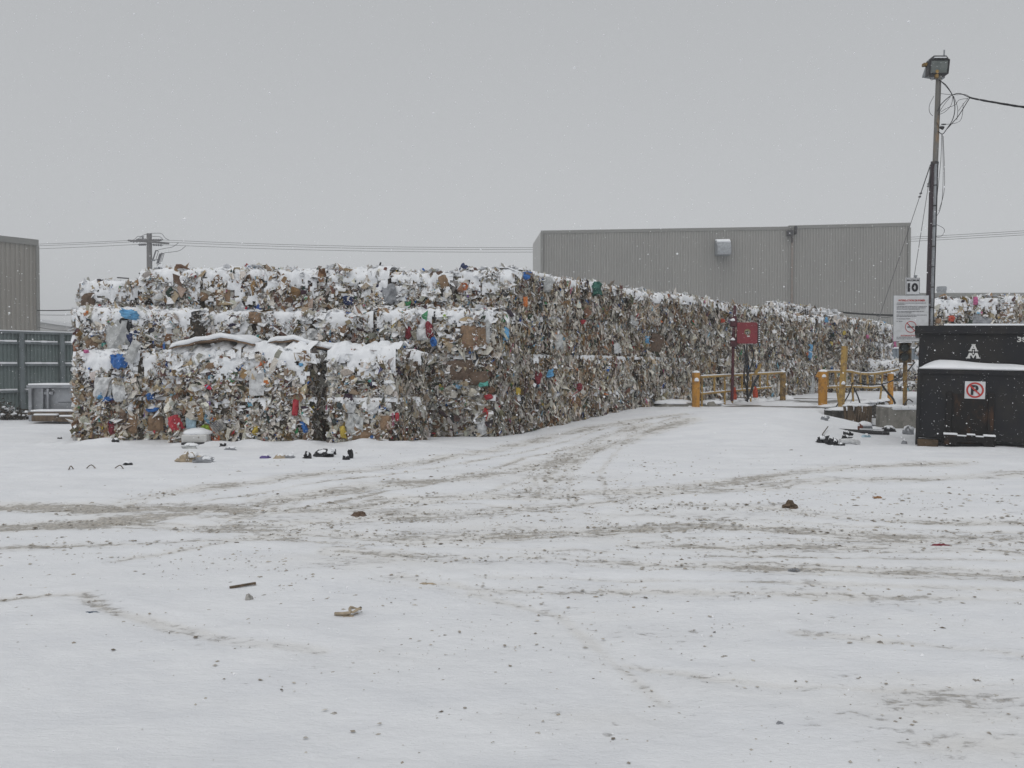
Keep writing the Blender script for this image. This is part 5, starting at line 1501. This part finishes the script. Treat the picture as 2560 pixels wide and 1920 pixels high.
# ------------------------------------------------------------------ LITTER ON THE SNOW
def litter(name, label, cat, px, py, s, colr, seed, crumple=.35, snow=.5, rz=0.0, n=12, group=None, m=None):
    g = G(px, py)
    mm = m or mat('scrap_' + colr, COLS[colr], .6, tuple(q * .72 for q in COLS[colr]), 9.0, (.42, .62), .3, 24.0)
    if snow <= 0:
        vs, fs = lump_mesh((g.x, g.y, g.z - .012 - .12 * s[2]), s, seed, crumple, n, 8, -.35, rz)
        o = MB().add(vs, fs).build(name, mm); return tag(o, label, cat, group)
    root = thing(name, label, cat, g, group)
    vs, fs = lump_mesh((g.x, g.y, g.z - .02), s, seed, crumple, n, 8, -.35, rz); MB().add(vs, fs).build('body', mm, root)
    vs, fs = lump_mesh((g.x + s[0] * .06, g.y + s[1] * .16, g.z + s[2] * .45), (s[0] * .95 * snow * 1.5, s[1] * .95, s[2] * .62), seed + 1, .16, n, 7, -.3, rz); MB().add(vs, fs).build('snow_cover', M_SNOW, root, smooth=True)
    return root
GB = 'black bags half buried in the snow'
litter('black_bag', 'black bag lying upright at the end of the dark row before the bales', 'bag', 876, 1146, (.11, .1, .15), 'black', 1, .4, 0)
litter('black_bag', 'low black bag beside the upright one before the bales', 'bag', 866, 1149, (.12, .1, .09), 'black', 2, .4, .4)
litter('black_bag', 'larger snowy black bag at the middle of the dark row', 'bag', 808, 1142, (.36, .24, .13), 'black', 3, .4, .62)
litter('black_bag', 'flat black scrap hooked out of the snow before the bales', 'bag', 768, 1146, (.12, .1, .11), 'black', 4, .5, .3)
litter('black_bag', 'small black bag tip next to the gap before the forward bales', 'bag', 832, 1136, (.12, .1, .12), 'black', 15, .4, .5)
litter('purple_packet', 'purple printed packet frozen in the snow', 'packet', 664, 1145, (.20, .12, .07), 'purple', 5, .2, .35)
litter('tan_packet', 'tan packet frozen in the snow beside the purple one', 'packet', 700, 1146, (.22, .12, .08), 'beige', 6, .2, .4)
litter('grey_rag', 'dark rag sticking out of the snow beside purple packets', 'rag', 722, 1145, (.2, .12, .07), 'grey', 7, .4, .5)
litter('tan_bag', 'crumpled tan paper bag half buried in the snow', 'bag', 472, 1154, (.36, .22, .16), 'beige', 8, .45, .55)
litter('grey_rag', 'grey crumpled sheet beside the tan paper bag', 'sheet', 510, 1156, (.34, .2, .10), 'grey', 9, .45, .6)
litter('snow_lump', 'small snowed over lump before the foam box', 'lump', 475, 1121, (.26, .16, .1), 'sheet', 19, .3, .8)
litter('dark_scrap', 'dark bent scrap on the snow before the bales', 'scrap', 318, 1162, (.16, .1, .06), 'black', 10, .4, .5)
litter('dark_scrap', 'dark curled scrap lying near the foam box', 'scrap', 577, 1125, (.22, .12, .07), 'grey', 11, .3, .6)
litter('dark_scrap', 'small dark triangular scrap near the bale foot', 'scrap', 558, 1115, (.14, .1, .07), 'black', 12, .4, .3)
litter('dark_scrap', 'dark scrap near the outermost bale foot', 'scrap', 288, 1104, (.16, .1, .07), 'black', 13, .4, .4)
litter('dark_scrap', 'tiny dark scrap beside the fence side snow', 'scrap', 150, 1097, (.1, .08, .05), 'black', 14, .4, .3)
# foam box
a = P(458, 1108, 17.75)
fbx = thing('foam_box', 'snow covered white foam box at the foot of the bales', 'box', (a.x + .25, 17.8, 0))
MB().box((a.x + .25, 17.85, .13), (.52, .4, .2), .06, .12).build('body', mat('cracked_foam', (.55, .55, .54), .8, (.16, .13, .11), 7.0, (.58, .64)), fbx, .02)
MB().box((a.x + .25, 17.72, .03), (.46, .3, .05), .06).build('base', M_STEELD, fbx, .01)
vs, fs = lump_mesh((a.x + .25, 17.9, .2), (.62, .5, .14), 3, .08, 14, 8, -.2); MB().add(vs, fs).build('snow_cover', M_SNOW, fbx, smooth=True)
litter('cardboard_box', 'dark torn carton next to the foam box', 'carton', 535, 1098, (.30, .25, .2), 'darkcard', 21, .4, .6)
# curved twigs
for i, pts in enumerate((((217, 1172), (228, 1169), (238, 1172)), ((288, 1172), (300, 1170), (308, 1173)), ((172, 1176), (177, 1172), (183, 1174)))):
    o = MB().tube(bez(*[G(x, y) + Vector((0, 0, .012 if k != 1 else .045)) for k, (x, y) in enumerate(pts)], n=4), .008, 5).build('bent_twig', M_WOOD)
    tag(o, ['long bent twig arched on the snow', 'bent twig arched on the snow nearest the bales', 'short forked twig on the snow'][i], 'twig')
# debris by the dumpster
litter('black_bag', 'tangled black bag partly snowed under near the dumpster', 'bag', 2055, 1106, (.24, .18, .14), 'black', 31, .55, .55)
litter('black_bag', 'low black bag shreds trailing beside the tangled bag', 'bag', 2082, 1112, (.26, .14, .13), 'black', 32, .55, .4)
litter('black_bag', 'black strip of bag leading to the white bottle', 'bag', 2100, 1114, (.2, .08, .06), 'black', 33, .5, .35)
litter('black_bag', 'folded black bag behind the white bottle', 'bag', 2115, 1098, (.22, .16, .09), 'black', 34, .4, .4)
litter('black_bag', 'curved black bag end above the folded one', 'bag', 2120, 1088, (.2, .14, .10), 'black', 35, .4, .4)
o = MB().tube([G(2100, 1110) + Vector((0, 0, .06)), G(2125, 1110) + Vector((0, 0, .07)), G(2138, 1111) + Vector((0, 0, .05)), G(2146, 1112) + Vector((0, 0, .05))], .055, 9).build('white_bottle', mat('scrap_white', COLS['white'])); tag(o, 'long white plastic bottle lying on the snow', 'bottle')
bar = thing('metal_bars', 'two dark metal bars lying crossed near the container', 'bars', G(2160, 1080))
a, b = P(2093, 1071, 20.6), P(2217, 1086, 20.2)
MB().tube([Vector((a.x, a.y, .10)), Vector((b.x, b.y, .06))], .03, 5).build('bar', M_BLACK, bar)
MB().tube([Vector((a.x + .08, a.y - .12, .07)), Vector((b.x + .02, b.y - .1, .04))], .035, 5).build('bar', M_BLACK, bar)
MB().box(((a.x + b.x) / 2 + .25, (a.y + b.y) / 2 + .02, .115), (.55, .08, .03), -.05, 0, .03).build('snow_cover', M_SNOW, bar)
cn = thing('paint_can', 'rusty paint can lying under snow above the metal bars', 'can', G(2165, 1076))
p = P(2150, 1072, 20.8); p.z = .13; q = p + Vector((.25, .03, .0))
MB().tube([p, q], .10, 12).build('body', M_GALV, cn)
MB().tube([p - Vector((.02, 0, 0)), p + Vector((.03, 0, 0))], .105, 12).build('rusty_end', mat('rust', (.14, .04, .025), .8, (.08, .03, .02), 9.0), cn)
MB().tube([q + Vector((.03, 0, -.12)), q + Vector((.03, 0, .13))], .07, 8, True, .01).build('torn_lid', mat('scrap_grey', COLS['grey']), cn)
vs, fs = lump_mesh(p + Vector((.13, .02, .04)), (.34, .26, .12), 4, .1, 12, 7, -.1); MB().add(vs, fs).build('snow_cover', M_SNOW, cn, smooth=True)
litter('black_bag', 'snowy dark bundle beside the concrete block', 'bundle', 2222, 1079, (.28, .22, .14), 'black', 36, .3, .6)
litter('glass_jar', 'pale greenish jar lying in the snow before the metal bars', 'jar', 2165, 1093, (.22, .1, .08), 'lblue', 37, .12, .3)
litter('grey_sheet', 'curved grey sheet leaning at the container corner', 'sheet', 2272, 1086, (.26, .2, .2), 'grey', 38, .2, .7)
litter('small_block', 'small grey block in the snow near the container corner', 'block', 2261, 1110, (.12, .12, .10), 'grey', 39, .08, .3)
litter('paper_scrap', 'grey pointed paper scrap on the slope of the snow mound', 'paper', 2062, 1050, (.22, .1, .11), 'grey', 41, .4, .4)
o = MB().tube([G(2056, 1088) + Vector((0, 0, .02)), G(2070, 1077) + Vector((0, 0, .1))], .012, 5).build('dry_twig', M_WOOD); tag(o, 'thin twig standing out of the snow by the tangled bag', 'twig')
# single pieces out on the yard
o = MB().box(G(607, 1468) + Vector((0, 0, .015)), (.19, .022, .014), .5, 0, -.05).build('wood_lath', M_WOOD); tag(o, 'slanting brown wooden lath lying on the snow', 'lath')
litter('blue_scrap', 'dark blue plastic scrap lying flat on the snow', 'scrap', 228, 1531, (.12, .05, .018), 'navy', 51, .3, 0, m=mat('faded_blue', (.035, .065, .105), .5))
litter('dirt_clump', 'brown clump of rubbish and dirt on the tracks', 'clump', 895, 1290, (.17, .12, .05), 'darkcard', 52, .4, 0)
litter('snow_chunk', 'pair of dirty snow chunks standing on the clean snow', 'snow chunk', 622, 1500, (.055, .05, .055), 'news', 53, .3, 0)
litter('plastic_bag', 'beige flattened bag with round opening on the snow', 'bag', 872, 1538, (.15, .12, .03), 'beige', 54, .25, .45)
a = G(888, 1536)
o = MB()
for k in range(21):
    pass
t_ = [a + Vector((.036 * math.cos(2 * math.pi * k / 14), .04 * math.sin(2 * math.pi * k / 14), .034 + .01 * math.cos(k))) for k in range(15)]
o.tube(t_, .009, 6, False); o.tube([a + Vector((-.13, -.02, .012)), a + Vector((-.08, -.04, .018)), a + Vector((-.02, -.045, .026))], .010, 6)
tag(o.build('hose_ring', mat('scrap_beige', COLS['beige'])), 'pale loop of stiff cord on the beige bag', 'cord')
litter('dark_red_scrap', 'dark red scrap pressed into the tyre tracks', 'scrap', 2350, 1363, (.17, .07, .025), 'dred', 55, .35, 0)
litter('orange_scrap', 'small orange brown scrap on the clean snow', 'scrap', 2192, 1245, (.12, .07, .03), 'orange', 56, .5, 0, m=mat('dull_orange', (.26, .13, .05), .7))
litter('bark_clump', 'jagged grey brown clump on the tracks', 'clump', 1972, 1268, (.13, .09, .07), 'grey', 57, .55, 0, m=M_WOOD)
litter('grey_scrap', 'grey dark scrap flattened in the middle of the tracks', 'scrap', 1470, 1355, (.15, .06, .02), 'grey', 58, .5, 0)
litter('yellow_scrap', 'faint yellow brown scrap near the middle of the tracks', 'scrap', 1066, 1458, (.11, .05, .015), 'beige', 59, .4, 0)
litter('tan_lath', 'tan splinter of wood on the snow', 'splinter', 658, 1391, (.12, .035, .015), 'beige', 60, .3, 0)
litter('dark_scrap', 'dark bent scrap on the tracks beside the grey flattened one', 'scrap', 1982, 1424, (.10, .05, .02), 'grey', 61, .4, 0)
litter('dark_scrap', 'dark smooth pebble like scrap at the lower edge of the snow', 'scrap', 1950, 1808, (.05, .035, .02), 'grey', 62, .3, 0)
for i, (px, py, w) in enumerate(((238, 1500, .08), (222, 1502, .06), (512, 1474, .12), (770, 1610, .07), (1090, 1700, .07), (835, 1780, .07), (1378, 1682, .09), (1505, 1662, .09), (1810, 1640, .1), (2170, 1590, .08), (2200, 1602, .08), (2460, 1625, .09), (2150, 1695, .12), (1345, 1830, .08), (2440, 1700, .1), (1940, 1830, .06))):
    litter('snow_chunk', f'chunk of dirty frozen slush lying loose, number {i}' if False else 'small chunk of dirty frozen slush lying loose on the snow', 'slush chunk', px, py, (w * .42, w * .3, w * .15), 'news', 70 + i, .35, 0, group='loose slush chunks on the yard', m=mat('frozen_slush', (.50, .485, .455), .8, (.28, .26, .235), 12.0, (.42, .6)))

# crumbs of dirt and broken snow over the tracks: one mass nobody could count
def crumbs():
    rg = np.random.RandomState(4)
    lines = [(px_line(p), hw, st) for p, hw, st in TRACKS]
    C, S_, K = [], [], []
    for L, hw, st in lines:
        seg = np.linalg.norm(np.diff(L, axis=0), axis=1); tot = seg.sum(); n = int(tot * 28 * st)
        cum = np.concatenate([[0], np.cumsum(seg)])
        s = rg.rand(n) * tot; i = np.clip(np.searchsorted(cum, s) - 1, 0, len(seg) - 1); t = (s - cum[i]) / seg[i]
        p = L[i] * (1 - t)[:, None] + L[i + 1] * t[:, None] + rg.normal(0, hw * 1.1, (n, 2)); C.append(p)
    for (pc, sx, sy, st) in PATCH:
        c = G(*pc); n = int(420 * st * sx * sy * 2); C.append(np.array([c.x, c.y]) + rg.normal(0, 1, (n, 2)) * np.array([sx, sy]))
    n = 260; r = 3.6 * (17 / 3.6) ** rg.rand(n) ** .8; t = rg.uniform(-.56, .56, n)
    C.append(np.stack([r * np.sin(t), r * np.cos(t)], 1))
    p = np.concatenate(C); p = p[(np.hypot(p[:, 0], p[:, 1]) > 2.6)]
    n = len(p)
    d = np.hypot(p[:, 0], p[:, 1])
    s = np.exp(rg.normal(math.log(.0048), .62, n)) * np.clip(d / 7, .6, 1.5); s = np.clip(s, .002, np.clip(.0022 * d, .008, .026))
    z = H(p[:, 0], p[:, 1])
    V0 = np.array([(1, 0, 0), (0, 1, 0), (-1, 0, 0), (0, -1, 0), (0, 0, .8), (0, 0, -.8)])
    V = V0[None] * rg.uniform(.6, 1.4, (n, 6, 1)) * (s[:, None] * np.array([[1.7, 1.1, .55]]))[:, None] * 1.0
    a = rg.rand(n) * 6.28; ca, sa = np.cos(a)[:, None], np.sin(a)[:, None]
    V = np.stack([V[..., 0] * ca - V[..., 1] * sa, V[..., 0] * sa + V[..., 1] * ca, V[..., 2]], -1)
    V = V + np.concatenate([p, (z + s * .15)[:, None]], 1)[:, None]
    f = np.array([(0, 1, 4), (1, 2, 4), (2, 3, 4), (3, 0, 4), (1, 0, 5), (2, 1, 5), (3, 2, 5), (0, 3, 5)])
    Q = (np.arange(n) * 6)[:, None, None] + f[None]
    pal = np.array([(.46, .43, .385), (.34, .305, .255), (.17, .145, .115), (.55, .53, .49)])
    c = pal[rg.choice(4, n, p=(.36, .28, .10, .26))] * rg.uniform(.8, 1.15, (n, 1))
    me = np_mesh('dirt_crumbs', V.reshape(-1, 3), Q.reshape(-1, 3), np.repeat(c, 8, axis=0))
    o = link('dirt_crumbs', me, M_TRASH); tag(o, 'crumbs of dirt and broken slush over the tracks', 'dirt crumbs', kind='stuff')
crumbs()

# falling snow
def flakes():
    rg = np.random.RandomState(9)
    n = 60000
    y = 2.2 + 26 * rg.rand(n) ** .75; x = (rg.rand(n) * 2 - 1) * (y * .72 + 1.5); z = rg.rand(n) * (y * .55 + 2.2)
    ok = z > H(x, y) + .02
    p = np.stack([x, y, z], 1)[ok]; n = len(p)
    s = np.clip(np.exp(rg.normal(math.log(.0023), .38, n)), .0011, .0065)
    V0 = np.array([(1, 0, 0), (0, 1, 0), (-1, 0, 0), (0, -1, 0), (0, 0, 1), (0, 0, -1.)])
    V = V0[None] * s[:, None, None] * rg.uniform(.7, 1.3, (n, 6, 1)) + p[:, None]
    f = np.array([(0, 1, 4), (1, 2, 4), (2, 3, 4), (3, 0, 4), (1, 0, 5), (2, 1, 5), (3, 2, 5), (0, 3, 5)])
    Q = (np.arange(n) * 6)[:, None, None] + f[None]
    me = np_mesh('falling_snow', V.reshape(-1, 3), Q.reshape(-1, 3))
    o = link('falling_snow', me, mat('snowflake', (.85, .86, .88), .7, spec=.2)); tag(o, 'snowflakes drifting through the air', 'falling snow', kind='stuff')
flakes()

# haze of the snowfall
HAZE = 0.0013
if HAZE > 0:
    mb = MB().box((5, 55, 10), (240, 180, 24))
    m = bpy.data.materials.new('snow_haze'); m.use_nodes = True
    n = m.node_tree.nodes; l = m.node_tree.links
    n.remove(n['Principled BSDF'])
    v = n.new('ShaderNodeVolumePrincipled'); v.inputs['Color'].default_value = (.93, .95, .97, 1); v.inputs['Density'].default_value = HAZE
    l.new(v.outputs['Volume'], n['Material Output'].inputs['Volume'])
    tag(mb.build('haze', m), 'pale haze of falling snow over the yard', 'haze', kind='stuff')
